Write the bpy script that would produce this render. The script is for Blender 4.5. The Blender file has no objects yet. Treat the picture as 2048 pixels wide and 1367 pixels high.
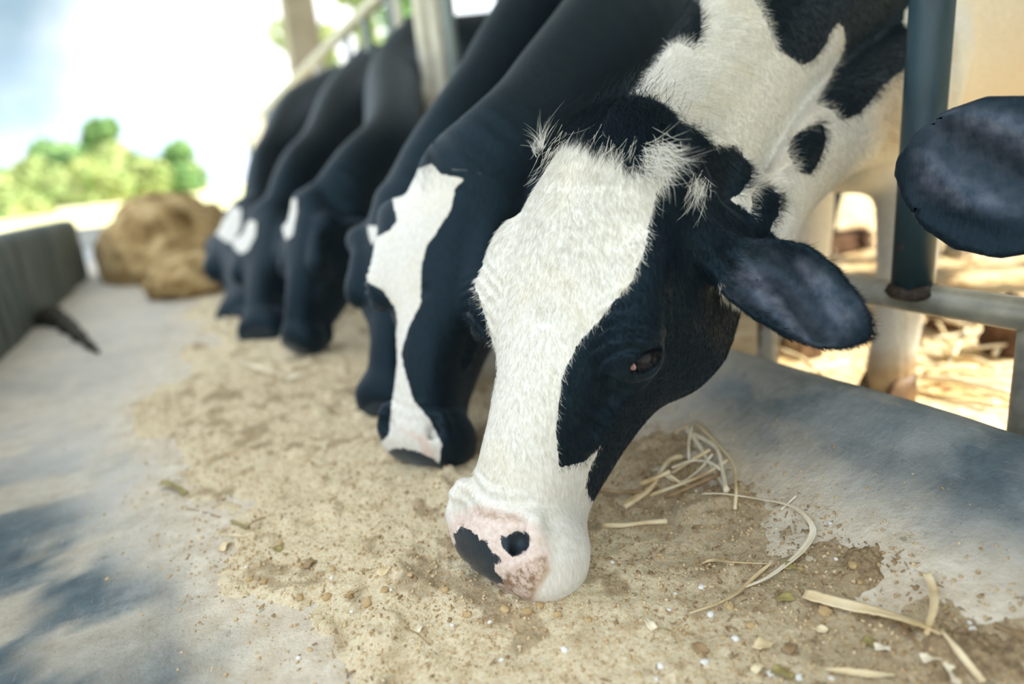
import bpy, math, random
import numpy as np
from mathutils import Matrix, Vector

# ------------------------------------------------------------------ camera, sky, sun, exposure
SC = bpy.context.scene
COL = SC.collection
F = 1365.0
CX, CY = 1024.0, 683.5
nad = np.array([1500 - CX, 5600 - CY, F]); nad /= np.linalg.norm(nad)
UP = -nad
vpd = np.array([375 - CX, 366 - CY, F])
YY = vpd - vpd.dot(UP) * UP; YY /= np.linalg.norm(YY)
XX = np.cross(YY, UP)
RC = np.stack([XX, YY, UP])            # world = RC @ (x right, y down, z forward)
CAM = np.array([0.0, 0.0, 0.5])

def ray(px, py): return RC @ np.array([(px - CX) / F, (py - CY) / F, 1.0])
def P(px, py, d): return CAM + ray(px, py) * d
def onz(px, py, z=0.0):
    r = ray(px, py); return CAM + r * ((z - CAM[2]) / r[2])
def onx(px, py, x):
    r = ray(px, py); return CAM + r * (x / r[0])
def pix(p):
    c = (np.asarray(p) - CAM) @ RC
    z = np.maximum(c[..., 2], 1e-3)
    return np.stack([CX + F * c[..., 0] / z, CY + F * c[..., 1] / z], -1)

cd = bpy.data.cameras.new('camera')
cam = bpy.data.objects.new('camera', cd); COL.objects.link(cam)
cd.sensor_width = 36.0
cd.lens = F / 2048 * 36.0
m3 = np.stack([RC[:, 0], -RC[:, 1], -RC[:, 2]], 1)
mw = Matrix([[*m3[0], CAM[0]], [*m3[1], CAM[1]], [*m3[2], CAM[2]], [0, 0, 0, 1]])
cam.matrix_world = mw
cd.clip_start = 0.02; cd.clip_end = 400
cd.dof.use_dof = True
cd.dof.focus_distance = 0.80
cd.dof.aperture_fstop = 1.45
SC.camera = cam

W = bpy.data.worlds.new('sky'); SC.world = W; W.use_nodes = True
wn = W.node_tree.nodes; wl = W.node_tree.links
bg = wn['Background']
tc = wn.new('ShaderNodeTexCoord'); nz = wn.new('ShaderNodeTexNoise'); rp = wn.new('ShaderNodeValToRGB')
mp = wn.new('ShaderNodeMapping'); mp.inputs['Scale'].default_value = (1.0, 1.0, 2.2)
mp.inputs['Location'].default_value = (0.35, 0.1, 0.0)
nz.inputs['Scale'].default_value = 1.7; nz.inputs['Detail'].default_value = 3
rp.color_ramp.elements[0].position = 0.36; rp.color_ramp.elements[0].color = (0.50, 0.68, 0.86, 1)
rp.color_ramp.elements[1].position = 0.56; rp.color_ramp.elements[1].color = (0.97, 0.99, 1.0, 1)
wl.new(tc.outputs['Generated'], mp.inputs['Vector']); wl.new(mp.outputs['Vector'], nz.inputs['Vector'])
wl.new(nz.outputs['Fac'], rp.inputs['Fac']); cdir = ray(-60, -60); cdir = cdir / np.linalg.norm(cdir)
vd = wn.new('ShaderNodeVectorMath'); vd.operation = 'DISTANCE'; vd.inputs[1].default_value = tuple(float(q) for q in cdir)
wl.new(tc.outputs['Generated'], vd.inputs[0])
nz2 = wn.new('ShaderNodeTexNoise'); nz2.inputs['Scale'].default_value = 5; nz2.inputs['Detail'].default_value = 4
wl.new(tc.outputs['Generated'], nz2.inputs['Vector'])
ad = wn.new('ShaderNodeMath'); ad.operation = 'MULTIPLY_ADD'; ad.inputs[1].default_value = .35
wl.new(nz2.outputs['Fac'], ad.inputs[0]); wl.new(vd.outputs['Value'], ad.inputs[2])
mr = wn.new('ShaderNodeMapRange'); mr.interpolation_type = 'SMOOTHSTEP'; mr.inputs[1].default_value = .16; mr.inputs[2].default_value = .42
wl.new(ad.outputs[0], mr.inputs[0])
mxc = wn.new('ShaderNodeMix'); mxc.data_type = 'RGBA'
ins_ = [i for i in mxc.inputs if i.type == 'RGBA']; ins_[0].default_value = (.10, .19, .25, 1)  # vignette darkening painted into the sky colour at the top-left corner
wl.new(mr.outputs[0], mxc.inputs[0]); wl.new(rp.outputs['Color'], ins_[1])
wl.new([o for o in mxc.outputs if o.type == 'RGBA'][0], bg.inputs['Color'])
bg.inputs['Strength'].default_value = 2.0

sd = bpy.data.lights.new('sun', 'SUN'); sd.energy = 9.5; sd.angle = math.radians(0.8); sd.color = (1.0, 0.90, 0.72)
sun = bpy.data.objects.new('sun', sd); COL.objects.link(sun)
sun_dir = Vector((-0.70, 0.42, -0.75))
sun.rotation_euler = sun_dir.to_track_quat('-Z', 'Y').to_euler()

SC.view_settings.view_transform = 'Standard'
SC.view_settings.look = 'None'
SC.view_settings.gamma = 1.0
SC.view_settings.exposure = 0.17
SC.view_settings.use_curve_mapping = False

RNG = np.random.default_rng(7)
random.seed(7)

# ------------------------------------------------------------------ small helpers
def tag(o, label=None, cat=None, group=None, kind=None):
    if label: o['label'] = label
    if cat: o['category'] = cat
    if group: o['group'] = group
    if kind: o['kind'] = kind
    return o

def mesh_obj(name, verts, faces, mat=None, parent=None, smooth=True, uvs=None):
    me = bpy.data.meshes.new(name)
    if isinstance(verts, np.ndarray) and isinstance(faces, np.ndarray) and faces.ndim == 2:
        n = len(verts); k = faces.shape[1]; nf = len(faces)
        me.vertices.add(n); me.vertices.foreach_set('co', verts.astype(np.float32).ravel())
        me.loops.add(nf * k); me.loops.foreach_set('vertex_index', faces.astype(np.int32).ravel())
        me.polygons.add(nf)
        me.polygons.foreach_set('loop_start', np.arange(0, nf * k, k, dtype=np.int32))
        me.update(calc_edges=True); me.validate()
    else:
        me.from_pydata([tuple(map(float, v)) for v in verts], [], [tuple(map(int, f)) for f in faces])
    me.update()
    if smooth:
        me.polygons.foreach_set('use_smooth', np.ones(len(me.polygons), dtype=bool))
    if mat: me.materials.append(mat)
    o = bpy.data.objects.new(name, me); COL.objects.link(o)
    if parent: o.parent = parent
    return o

def attr(o, name, vals):
    a = o.data.attributes.new(name, 'FLOAT', 'POINT')
    a.data.foreach_set('value', np.asarray(vals, dtype=np.float32))

def empty(name, loc=(0, 0, 0)):
    o = bpy.data.objects.new(name, None); o.location = Vector([float(c) for c in loc]); COL.objects.link(o)
    o.empty_display_size = 0.05
    return o

def catmull(pts, n=6):
    pts = np.asarray(pts, float)
    if len(pts) < 3: return np.array([pts[0] + (pts[-1] - pts[0]) * t for t in np.linspace(0, 1, n + 1)])
    p = np.vstack([2 * pts[0] - pts[1], pts, 2 * pts[-1] - pts[-2]])
    out = []
    for i in range(1, len(p) - 2):
        for t in np.linspace(0, 1, n, endpoint=False):
            a, b, c, d = p[i - 1], p[i], p[i + 1], p[i + 2]
            out.append(0.5 * ((2 * b) + (c - a) * t + (2 * a - 5 * b + 4 * c - d) * t * t + (-a + 3 * b - 3 * c + d) * t ** 3))
    out.append(p[-2])
    return np.array(out)

def tube(pts, rad, sides=16, caps=True):
    """round bar through pts; rad scalar or list; returns verts, faces"""
    pts = np.asarray(pts, float); n = len(pts)
    rad = np.full(n, rad) if np.isscalar(rad) else np.asarray(rad)
    V = []; Fc = []
    t0 = pts[1] - pts[0]; t0 = t0 / np.linalg.norm(t0)
    ref = np.array([0, 0, 1.0]) if abs(t0[2]) < .9 else np.array([1.0, 0, 0])
    s = np.cross(t0, ref); s /= np.linalg.norm(s)
    for i in range(n):
        t = pts[min(i + 1, n - 1)] - pts[max(i - 1, 0)]; t /= np.linalg.norm(t)
        s = s - s.dot(t) * t; s /= np.linalg.norm(s); b = np.cross(t, s)
        for k in range(sides):
            a = 2 * math.pi * k / sides
            V.append(pts[i] + rad[i] * (math.cos(a) * s + math.sin(a) * b))
    for i in range(n - 1):
        for k in range(sides):
            k2 = (k + 1) % sides
            Fc.append((i * sides + k, i * sides + k2, (i + 1) * sides + k2, (i + 1) * sides + k))
    if caps:
        Fc.append(tuple(range(sides))[::-1]); Fc.append(tuple((n - 1) * sides + k for k in range(sides)))
    return V, Fc

def join(*vf):
    V = []; Fc = []
    for v, f in vf:
        o = len(V); V += list(v); Fc += [tuple(i + o for i in q) for q in f]
    return V, Fc

def boxm(x0, x1, y0, y1, z0, z1):
    v = [(x, y, z) for x in (x0, x1) for y in (y0, y1) for z in (z0, z1)]
    return v, [(0, 1, 3, 2), (4, 6, 7, 5), (0, 4, 5, 1), (2, 3, 7, 6), (0, 2, 6, 4), (1, 5, 7, 3)]

# ------------------------------------------------------------------ node material helper
class NM:
    def __init__(s, name, rough=0.8, spec=0.3):
        s.m = bpy.data.materials.new(name); s.m.use_nodes = True
        s.n = s.m.node_tree.nodes; s.l = s.m.node_tree.links
        s.b = s.n['Principled BSDF']; s.b.inputs['Roughness'].default_value = rough
        s.b.inputs['Specular IOR Level'].default_value = spec
        s.tc = s.n.new('ShaderNodeTexCoord')
    def noise(s, scale, detail=4, stretch=None, rough=.55, dist=0.0, out='Fac'):
        t = s.n.new('ShaderNodeTexNoise'); t.inputs['Scale'].default_value = scale
        t.inputs['Detail'].default_value = detail; t.inputs['Roughness'].default_value = rough
        t.inputs['Distortion'].default_value = dist
        src = s.tc.outputs['Object']
        if stretch:
            mpn = s.n.new('ShaderNodeMapping'); mpn.inputs['Scale'].default_value = stretch
            s.l.new(src, mpn.inputs['Vector']); src = mpn.outputs['Vector']
        s.l.new(src, t.inputs['Vector']); return t.outputs[out]
    def voro(s, scale, out='Distance'):
        t = s.n.new('ShaderNodeTexVoronoi'); t.inputs['Scale'].default_value = scale
        s.l.new(s.tc.outputs['Object'], t.inputs['Vector']); return t.outputs[out]
    def ramp(s, fac, stops):
        r = s.n.new('ShaderNodeValToRGB'); e = r.color_ramp.elements
        while len(e) < len(stops): e.new(0.5)
        for i, (p, c) in enumerate(stops):
            e[i].position = p; e[i].color = (*c, 1) if len(c) == 3 else c
        s.l.new(fac, r.inputs['Fac']); return r.outputs['Color']
    def attr(s, name):
        a = s.n.new('ShaderNodeAttribute'); a.attribute_name = name; return a.outputs['Fac']
    def math(s, op, a, b=None, c=None):
        k = s.n.new('ShaderNodeMath'); k.operation = op
        for i, q in enumerate((a, b, c)):
            if q is None: continue
            if isinstance(q, (int, float)): k.inputs[i].default_value = q
            else: s.l.new(q, k.inputs[i])
        return k.outputs[0]
    def mapr(s, v, a, b, c=0, d=1):
        k = s.n.new('ShaderNodeMapRange'); k.interpolation_type = 'SMOOTHSTEP'
        s.l.new(v, k.inputs[0])
        for i, q in enumerate((a, b, c, d)): k.inputs[i + 1].default_value = q
        return k.outputs[0]
    def mix(s, fac, a, b, mode='MIX'):
        k = s.n.new('ShaderNodeMix'); k.data_type = 'RGBA'; k.blend_type = mode
        ins = [i for i in k.inputs if i.type == 'RGBA']
        if isinstance(fac, (int, float)): k.inputs[0].default_value = fac
        else: s.l.new(fac, k.inputs[0])
        for q, i in ((a, ins[0]), (b, ins[1])):
            if isinstance(q, tuple): i.default_value = (*q, 1)
            else: s.l.new(q, i)
        return [o for o in k.outputs if o.type == 'RGBA'][0]
    def col(s, c):
        if isinstance(c, tuple): s.b.inputs['Base Color'].default_value = (*c, 1)
        else: s.l.new(c, s.b.inputs['Base Color'])
        return s
    def rough(s, r): s.l.new(r, s.b.inputs['Roughness']); return s
    def bump(s, h, strength=.3, dist=.002):
        k = s.n.new('ShaderNodeBump'); k.inputs['Strength'].default_value = strength; k.inputs['Distance'].default_value = dist
        s.l.new(h, k.inputs['Height']); s.l.new(k.outputs[0], s.b.inputs['Normal']); return s

# ------------------------------------------------------------------ materials
def fur_material(name, scale=1.0, bump=True, sheen=.06, spec=.26):
    """coat driven by the coat attributes: 'white' (>0 white hair), 'pink' skin, 'pig' dark nose pigment, 'tan' stain plus fold shading"""
    k = NM(name, 0.5, spec)
    k.b.inputs['Specular Tint'].default_value = (.45, .78, 1, 1)
    jag = k.math('MULTIPLY', k.math('SUBTRACT', k.noise(190, 3, (1, 1, .35)), .5), 14 * scale)
    wv = k.mapr(k.math('ADD', k.attr('white'), jag), -1.2, 1.2)
    fine = k.noise(260, 4, (1, 1, .3))
    white = k.ramp(fine, [(.25, (.62, .59, .52)), (.7, (.80, .79, .75))])
    blot = k.noise(9, 3)
    white = k.mix(k.math('MULTIPLY', k.mapr(blot, .5, .7), .35), white, (.74, .66, .50))
    white = k.mix(k.attr('tan'), white, (.46, .33, .19))
    black = k.ramp(fine, [(.3, (.0015, .003, .005)), (.75, (.007, .013, .021))])
    c = k.mix(wv, black, white)
    pj = k.math('MULTIPLY', k.math('SUBTRACT', k.noise(110, 4, rough=.65), .5), 26 * scale)
    pink = k.ramp(k.noise(170, 3), [(.3, (.62, .45, .39)), (.7, (.78, .68, .61))])
    pinkf = k.math('MULTIPLY', k.mapr(k.math('ADD', k.attr('pink'), pj), -16 * scale, 14 * scale), .9)
    c = k.mix(pinkf, c, pink)
    c = k.mix(k.math('MULTIPLY', k.attr('tan'), k.math('MULTIPLY', pinkf, k.mapr(k.noise(95, 5, rough=.7), .42, .60))), c, (.22, .12, .05))
    pgj = k.math('MULTIPLY', k.math('SUBTRACT', k.noise(75, 5, rough=.7), .5), 26 * scale)
    pig = k.mapr(k.math('ADD', k.attr('pig'), pgj), -1.5, 1.5)
    c = k.mix(pig, c, (.028, .034, .042))
    inn = k.attr('inner')
    ic = k.ramp(k.noise(60, 4, (1, 1, 1)), [(.3, (.02, .028, .042)), (.7, (.105, .115, .155))])
    c = k.mix(inn, c, ic)
    k.col(c)
    r = k.math('SUBTRACT', .56, k.math('ADD', k.math('MULTIPLY', pig, .28), k.math('MULTIPLY', inn, .30))); k.rough(r)
    k.b.inputs['Sheen Weight'].default_value = sheen; k.b.inputs['Sheen Roughness'].default_value = .45; k.b.inputs['Sheen Tint'].default_value = (.55, .75, 1, 1)
    if bump: k.bump(k.noise(420, 3, (1, 1, .28)), .35, .0016)
    return k.m

M_FUR = fur_material('holstein coat')
M_FUR2 = fur_material('holstein coat far', .5, sheen=.12, spec=.32)
M_HAIR = fur_material('coat strands', bump=False)

k = NM('eye', 0.12, 0.22)
k.col((.010, .010, .014)); M_EYE = k.m
k = NM('eye corner', 0.35, 0.5); k.col((.62, .36, .33)); M_CARUNCLE = k.m
k = NM('hoof horn', .55, .3); k.col(k.ramp(k.noise(30, 4), [(.3, (.06, .035, .02)), (.7, (.20, .12, .06))])); M_HOOF = k.m
k = NM('lash', .5, .3); k.col((.02, .018, .016)); M_LASH = k.m

# concrete of the trough: grey, bluish worn areas, vignette darkening painted at lower left, feed dust smeared, hairline pits
k = NM('trough concrete', .62, .35)
big = k.noise(3.2, 7, rough=.68, dist=.6); st = k.noise(6, 7, (2.2, .8, 1), rough=.7); fn = k.noise(150, 5)
c = k.ramp(big, [(.30, (.20, .245, .27)), (.44, (.37, .405, .42)), (.56, (.52, .525, .51)), (.72, (.64, .61, .54))])
c = k.mix(k.mapr(st, .50, .62, 0, .45), c, (.56, .51, .42))
wear_vignette_f = k.math('MULTIPLY', k.attr('wear_vignette'), k.mapr(k.noise(8, 7, (1, 1, 1), rough=.7), .30, .50, .72, 1))
c = k.mix(wear_vignette_f, c, k.ramp(k.noise(22, 6, rough=.7), [(.35, (.030, .062, .085)), (.6, (.075, .125, .155)), (.75, (.16, .20, .215))]))
c = k.mix(k.attr('dust'), c, k.ramp(k.noise(26, 6, rough=.7), [(.35, (.58, .49, .36)), (.65, (.78, .71, .58))]))
scr = k.noise(11, 5, (13, 1.5, 1), rough=.7)
c = k.mix(k.mapr(scr, .60, .70, 0, .22), c, (.62, .61, .56))
c = k.mix(k.mapr(k.noise(40, 6, rough=.75), .60, .68, 0, .5), c, (.13, .125, .10))
spk = k.voro(60); c = k.mix(k.mapr(spk, .10, .03, 0, .5), c, (.09, .085, .07))
k.col(c); k.bump(k.math('ADD', k.math('MULTIPLY', fn, .4), k.math('ADD', k.noise(30, 6, rough=.7), k.math('MULTIPLY', k.noise(7, 4), 2.0))), .8, .006); M_CONC = k.m

k = NM('old wall concrete', .85, .2)
c = k.ramp(k.noise(3, 6, (1.0, 5.0, .6), rough=.65), [(.3, (.055, .075, .072)), (.5, (.13, .16, .155)), (.72, (.27, .29, .27))])
c = k.mix(k.mapr(k.noise(4, 4, (1, 7, .4)), .58, .7, 0, .8), c, (.035, .032, .026))
k.col(c); k.bump(k.noise(18, 6), .6, .01); M_WALL = k.m

k = NM('loose meal feed', .9, .1)
g = k.noise(210, 5, rough=.7); g2 = k.noise(24, 5); g3 = k.noise(5, 3)
c = k.ramp(g, [(.28, (.48, .35, .19)), (.44, (.82, .69, .46)), (.68, (.95, .87, .67))])
c = k.mix(k.mapr(g2, .54, .70, 0, .5), c, (.54, .39, .22))
c = k.mix(k.math('MULTIPLY', k.attr('damp'), .85), c, k.ramp(k.noise(160, 5, rough=.75), [(.34, (.10, .06, .03)), (.5, (.30, .20, .105)), (.68, (.50, .37, .20))]))
c = k.mix(k.mapr(k.voro(150), .12, .04, 0, .35), c, (.20, .12, .06))
k.col(c); k.bump(k.math('ADD', g, k.math('MULTIPLY', g2, 2)), 1.0, .004); M_FEED = k.m

def plain(name, cols, scale=40, rough=.7, spec=.25, bump=.4, stretch=None):
    k = NM(name, rough, spec)
    n = len(cols); k.col(k.ramp(k.noise(scale, 5, stretch), [(.3 + .4 * i / max(n - 1, 1), c) for i, c in enumerate(cols)]))
    k.bump(k.noise(scale * 2, 4, stretch), bump, .002); return k.m

M_CRUMB = plain('meal crumbs', [(.34, .22, .11), (.58, .44, .26), (.74, .62, .42)], 60, .9, .1)
M_GRAIN = plain('white grain', [(.72, .72, .70), (.86, .86, .84)], 90, .6)
M_STRAW = plain('dry straw', [(.55, .40, .20), (.76, .62, .38), (.86, .76, .54)], 25, .6, .3, .5, (1, 1, 1))
M_STRAWP = plain('pale straw', [(.66, .55, .36), (.84, .76, .58), (.90, .86, .74)], 30, .6, .3, .5)
M_STRAWB = plain('brown straw', [(.26, .17, .09), (.42, .30, .17)], 40, .7)
M_LEAFG = plain('olive leaf scrap', [(.24, .20, .07), (.42, .36, .15)], 60, .6)
M_PELLET = plain('feed pellet', [(.40, .27, .13), (.62, .47, .26)], 70, .85, .1)
M_HAY = plain('silage hay', [(.13, .08, .03), (.40, .28, .13), (.62, .49, .27)], 9, .9, .1, 1.0)
M_DEBRIS = plain('dark wet silage', [(.015, .015, .012), (.06, .055, .04)], 30, .8)

k = NM('galvanised pipe', .42, .5)
c = k.ramp(k.noise(14, 5), [(.3, (.20, .20, .18)), (.55, (.42, .41, .36)), (.75, (.60, .57, .48))])
c = k.mix(k.mapr(k.noise(7, 5), .58, .64, 0, .9), c, (.10, .055, .035)); k.col(c)
k.b.inputs['Metallic'].default_value = .25; k.bump(k.noise(90, 4), .3, .001); M_PIPE = k.m
k = NM('blue painted pipe', .45, .4)
sx = k.n.new('ShaderNodeSeparateXYZ'); k.l.new(k.tc.outputs['Normal'], sx.inputs[0])
c = k.ramp(k.noise(20, 5, (1, 1, .3)), [(.3, (.018, .035, .045)), (.7, (.035, .075, .10))])
rustf = k.math('ADD', k.mapr(sx.outputs[0], .35, .95, 0, .55), k.mapr(k.noise(30, 6), .3, .75, -.3, .5))
c = k.mix(k.mapr(rustf, .35, .6), c, (.17, .085, .045)); k.col(c)
k.bump(k.noise(110, 5), .4, .001); M_POST = k.m
M_PALE = plain('pale painted pipe', [(.50, .48, .40), (.70, .68, .58)], 12, .5, .4, .2)
M_TEAL = plain('weathered grey green bar', [(.10, .15, .16), (.32, .37, .36)], 9, .5, .4, .2, (1, 1, .4))
M_PILLAR = plain('rendered pillar', [(.30, .27, .21), (.44, .41, .34)], 3, .9, .1)
M_WELD = plain('weld scab', [(.02, .016, .014), (.08, .06, .05)], 120, .6)
M_ROOF = plain('roof sheet', [(.25, .25, .25), (.4, .4, .4)], 3, .6)

k = NM('sunlit bedding straw', .85, .15)
c = k.ramp(k.noise(9, 6, rough=.7), [(.30, (.20, .10, .05)), (.39, (.60, .40, .19)), (.50, (.84, .68, .42)), (.70, (.92, .82, .60))])
k.col(c); k.bump(k.noise(30, 6), 1.0, .03); M_YARD = k.m
k = NM('pasture', .95, .05)
c = k.ramp(k.noise(.25, 5), [(.35, (.48, .54, .22)), (.5, (.72, .70, .42)), (.65, (.82, .78, .55))]); k.col(c); M_FIELD = k.m
def leafmat(name, a, b):
    k = NM(name, .6, .2); k.col(k.ramp(k.noise(1.6, 4), [(.35, a), (.65, b)]))
    k.b.inputs['Transmission Weight'].default_value = 0
    return k.m
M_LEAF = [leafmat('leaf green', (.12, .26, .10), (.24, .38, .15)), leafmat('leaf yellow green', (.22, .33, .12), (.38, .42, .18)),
          leafmat('leaf bluish', (.25, .36, .26), (.38, .48, .34))]  # distance haze painted into the pale bluish leaf colour
M_BARK = plain('bark', [(.10, .07, .05), (.2, .15, .11)], 8, .9)

# ------------------------------------------------------------------ value noise for geometry
def vnoise(p, scale, seed=0):
    q = np.asarray(p, float) * scale + seed * 17.13
    i = np.floor(q).astype(np.int64); f = q - i; f = f * f * (3 - 2 * f)
    def h(a):
        n = (a[..., 0] * 73856093) ^ (a[..., 1] * 19349663) ^ ((a[..., 2] if a.shape[-1] > 2 else 0) * 83492791)
        n = (n ^ (n >> 13)) * 1274126177
        n = n ^ (n >> 16)
        return (n & 0xffff) / 65535.0
    out = 0
    D = q.shape[-1]
    for c in range(2 ** D):
        o = np.array([(c >> d) & 1 for d in range(D)])
        w = np.prod(np.where(o == 1, f, 1 - f), axis=-1)
        out = out + w * h(i + o)
    return out
def fbm(p, scale, oct=4, seed=0):
    s = 0; a = .5; t = 0
    for o in range(oct):
        s = s + a * vnoise(p, scale * 2 ** o, seed + o); t += a; a *= .5
    return s / t

def gridmesh(xs, ys, zf):
    X, Y = np.meshgrid(xs, ys, indexing='ij'); p = np.stack([X, Y], -1)
    Z = zf(X, Y)
    V = np.stack([X, Y, Z], -1).reshape(-1, 3)
    n, m = len(xs), len(ys)
    idx = np.arange(n * m).reshape(n, m)
    Fc = np.stack([idx[:-1, :-1], idx[1:, :-1], idx[1:, 1:], idx[:-1, 1:]], -1).reshape(-1, 4)
    return V, Fc

# ------------------------------------------------------------------ setting: trough, walls, yard, field
PX = np.array([-.75, -.65, -.4, 0, .40, .50, .58, .66, .73, .77, .80, .83, .86, .885, .905, .945])
PZ = np.array([.02, .004, 0, 0, 0, .006, .022, .055, .095, .118, .128, .126, .112, .080, .02, -.16])
def trough_z(X, Y):
    z = np.interp(X, PX, PZ)
    p = np.stack([X, Y], -1)
    return z + (fbm(p, 6, 4, 3) - .5) * .008 + (fbm(p, 1.3, 2, 5) - .5) * .012 * (X > .55)
ys = np.concatenate([np.arange(-.6, 2.2, .02), np.arange(2.2, 9.3, .08)])
xs = np.concatenate([np.arange(-.75, .45, .03), np.arange(.45, .92, .012), [.925, .94, .945]])
V, Fc = gridmesh(xs, ys, trough_z)
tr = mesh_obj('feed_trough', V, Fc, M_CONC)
tag(tr, 'long concrete feed trough bed with a rounded curb along its right side', 'feed trough', kind='structure')
def smooth(a, b, x): t = np.clip((x - a) / (b - a), 0, 1); return t * t * (3 - 2 * t)
p2 = V[:, :2]
wear_vignette = smooth(.06, -.22, V[:, 0]) * smooth(1.35, .75, V[:, 1]) * smooth(.22, .56, fbm(p2 * [1, .5], 5, 4, 9))  # bottom-left vignette darkening painted into the concrete tone
wear_vignette = np.maximum(wear_vignette, smooth(.58, .78, V[:, 0]) * smooth(.9, .55, V[:, 1] - .0 * V[:, 0]) * smooth(.30, .55, fbm(p2, 7, 4, 21)) * .9)
TV = V.copy()
wear_vignette = np.maximum(wear_vignette, smooth(.02, -.13, V[:, 0] + .45 * (V[:, 1] - .75) + .14 * (fbm(p2, 6, 3, 91) - .5)) * smooth(1.7, 1.2, V[:, 1]) * .95)  # stronger layer of the painted bottom-left corner darkening
wear_vignette = np.maximum(wear_vignette, smooth(.60, .74, V[:, 0]) * smooth(.92, .62, V[:, 1]) * (.35 + .55 * smooth(.35, .6, fbm(p2, 9, 4, 55))))
attr(tr, 'wear_vignette', wear_vignette)
dust = smooth(.66, .48, V[:, 0]) * smooth(-.30, .02, V[:, 0]) * .9
dust = np.maximum(dust, smooth(.95, 1.7, V[:, 1] + .5 * V[:, 0]) * smooth(.6, .45, V[:, 0]) * (.35 + .5 * fbm(p2 * [1, .5], 6, 4, 77)))
dust = np.maximum(dust, smooth(.9, .7, V[:, 0]) * smooth(.48, .62, fbm(p2, 5, 3, 33)) * .6 * smooth(.6, 1.0, V[:, 1]))

def wall_mesh(x0, x1, y0, y1, zt, seed, z0=-.15):
    """thick weathered wall with rounded far end and a rough top"""
    nY, nZ = 90, 14
    ring = []
    ysw = np.linspace(y0, y1, nY)
    V = []
    # cross section loop around the wall: inner face up, over top, outer face down
    prof = [(0, z) for z in np.linspace(0, .93, nZ)] + [(.08, .985), (.3, 1), (.7, 1), (.92, .985)] + [(1, z) for z in np.linspace(.93, 0, 6)]
    for y in ysw:
        e = np.clip((y1 - y) / .12, 0, 1); sh = math.sqrt(max(1 - (1 - e) ** 2, .0004))
        for a, b in prof:
            xm = x1 if True else 0
            x = x1 + (x0 - x1) * a
            x = (x - (x0 + x1) / 2) * sh + (x0 + x1) / 2
            top = zt(y)
            V.append((x, y, z0 + (top - z0) * b))
    V = np.array(V); m = len(prof)
    V[:, 0] += (fbm(V[:, [1, 2]], 5, 4, seed) - .5) * .035
    idx = np.arange(nY * m).reshape(nY, m)
    Fc = np.stack([idx[:-1, :-1], idx[:-1, 1:], idx[1:, 1:], idx[1:, :-1]], -1).reshape(-1, 4)
    return V, Fc[:, ::-1]
V, Fc = wall_mesh(-.80, -.66, .6, 5.0, lambda y: .385 - .012 * (y - 3), 2)
wl_ = mesh_obj('wall_left', V, Fc, M_WALL); tag(wl_, 'dark weathered concrete wall along the left side of the trough', 'wall', kind='structure')
a, b = onz(196, 500, 0), onz(300, 500, 0)
v, f = boxm(-1.9, .4, 7.4, 7.55, -.1, .20)
wb = mesh_obj('wall_back', v, f, M_CONC, smooth=False); tag(wb, 'low grey concrete wall closing the far end of the trough', 'wall', kind='structure')
v, f = boxm(-1.9, -.74, 4.9, 7.4, -.02, .012)
fl = mesh_obj('floor_apron', v, f, M_CONC, smooth=False); tag(fl, 'pale concrete apron beyond the end of the dark wall', 'floor', kind='structure')

v, f = boxm(7.4, 7.55, -6, 12, -.2, 2.4)  # unseen wall added to hold back horizon light from the right
wr_ = mesh_obj('light_block_wall', v, f, M_WALL, smooth=False); tag(wr_, 'unseen side wall added behind the yard to block light', 'wall', kind='structure')
ysx = np.concatenate([np.arange(-1.5, 3, .05), np.arange(3, 14, .25)])
xsx = np.concatenate([np.arange(.94, 3, .05), np.arange(3, 9, .2)])
V, Fc = gridmesh(xsx, ysx, lambda X, Y: -.055 + (fbm(np.stack([X, Y], -1), 5, 4, 8) - .5) * .05)
yd = mesh_obj('floor_yard', V, Fc, M_YARD); tag(yd, 'trampled straw bedding of the cattle yard behind the fence', 'straw ground', kind='structure')
V, Fc = gridmesh(np.concatenate([np.linspace(-120, -6, 30), np.linspace(-5, 5, 20), np.linspace(6, 120, 30)]), np.linspace(-20, 150, 60),
                 lambda X, Y: -.22 + 0 * X)
fd = mesh_obj('ground_field', V, Fc, M_FIELD); tag(fd, 'sunlit pale green pasture stretching to the trees', 'field', kind='structure')

# unseen barn roof, added and sized to shade the feeding line (carried by the pillars, above the frame)
v, f = boxm(-.2, 4.15, -3.6, 8.2, 3.2, 3.26)
rf = mesh_obj('shade_roof', v, f, M_ROOF, smooth=False); tag(rf, 'unseen sheet roof added to shade the feeding line', 'roof', kind='structure')
pil = []
for i, (y, w0) in enumerate([(7.6, .15)]):
    V, Fc = [], []
    for z, h in [(-.2, .20), (1.2, .175), (2.2, .15), (3.2, .14)]:
        for sx_, sy_ in ((-1, -1), (1, -1), (1, 1), (-1, 1)): V.append((1.33 + sx_ * h * .95, y + sy_ * h, z))
    for r in range(3):
        for q in range(4): Fc.append((r * 4 + q, r * 4 + (q + 1) % 4, r * 4 + 4 + (q + 1) % 4, r * 4 + 4 + q))
    Fc += [(3, 2, 1, 0), (12, 13, 14, 15)]
    o = mesh_obj('barn_pillar', V, Fc, M_PILLAR, smooth=False)
    tag(o, 'tan rendered pillar rising behind the far end of the fence', 'pillar')
# leaning dark trunk next to the pillar
pts = catmull([onx(545, -120, 1.5), onx(566, -40, 1.5), onx(584, 30, 1.5), onx(602, 75, 1.5), onx(626, 118, 1.5), onx(655, 180, 1.5), onx(690, 260, 1.5)], 6)
v, f = tube(pts, np.linspace(.085, .055, len(pts)) * (1 + .12 * np.sin(np.arange(len(pts)) * 1.9)), 12)
o = mesh_obj('leaning_branch', v, f, M_BARK); tag(o, 'dark leaning branch sweeping down against the right side of the tan pillar', 'branch')

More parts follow.
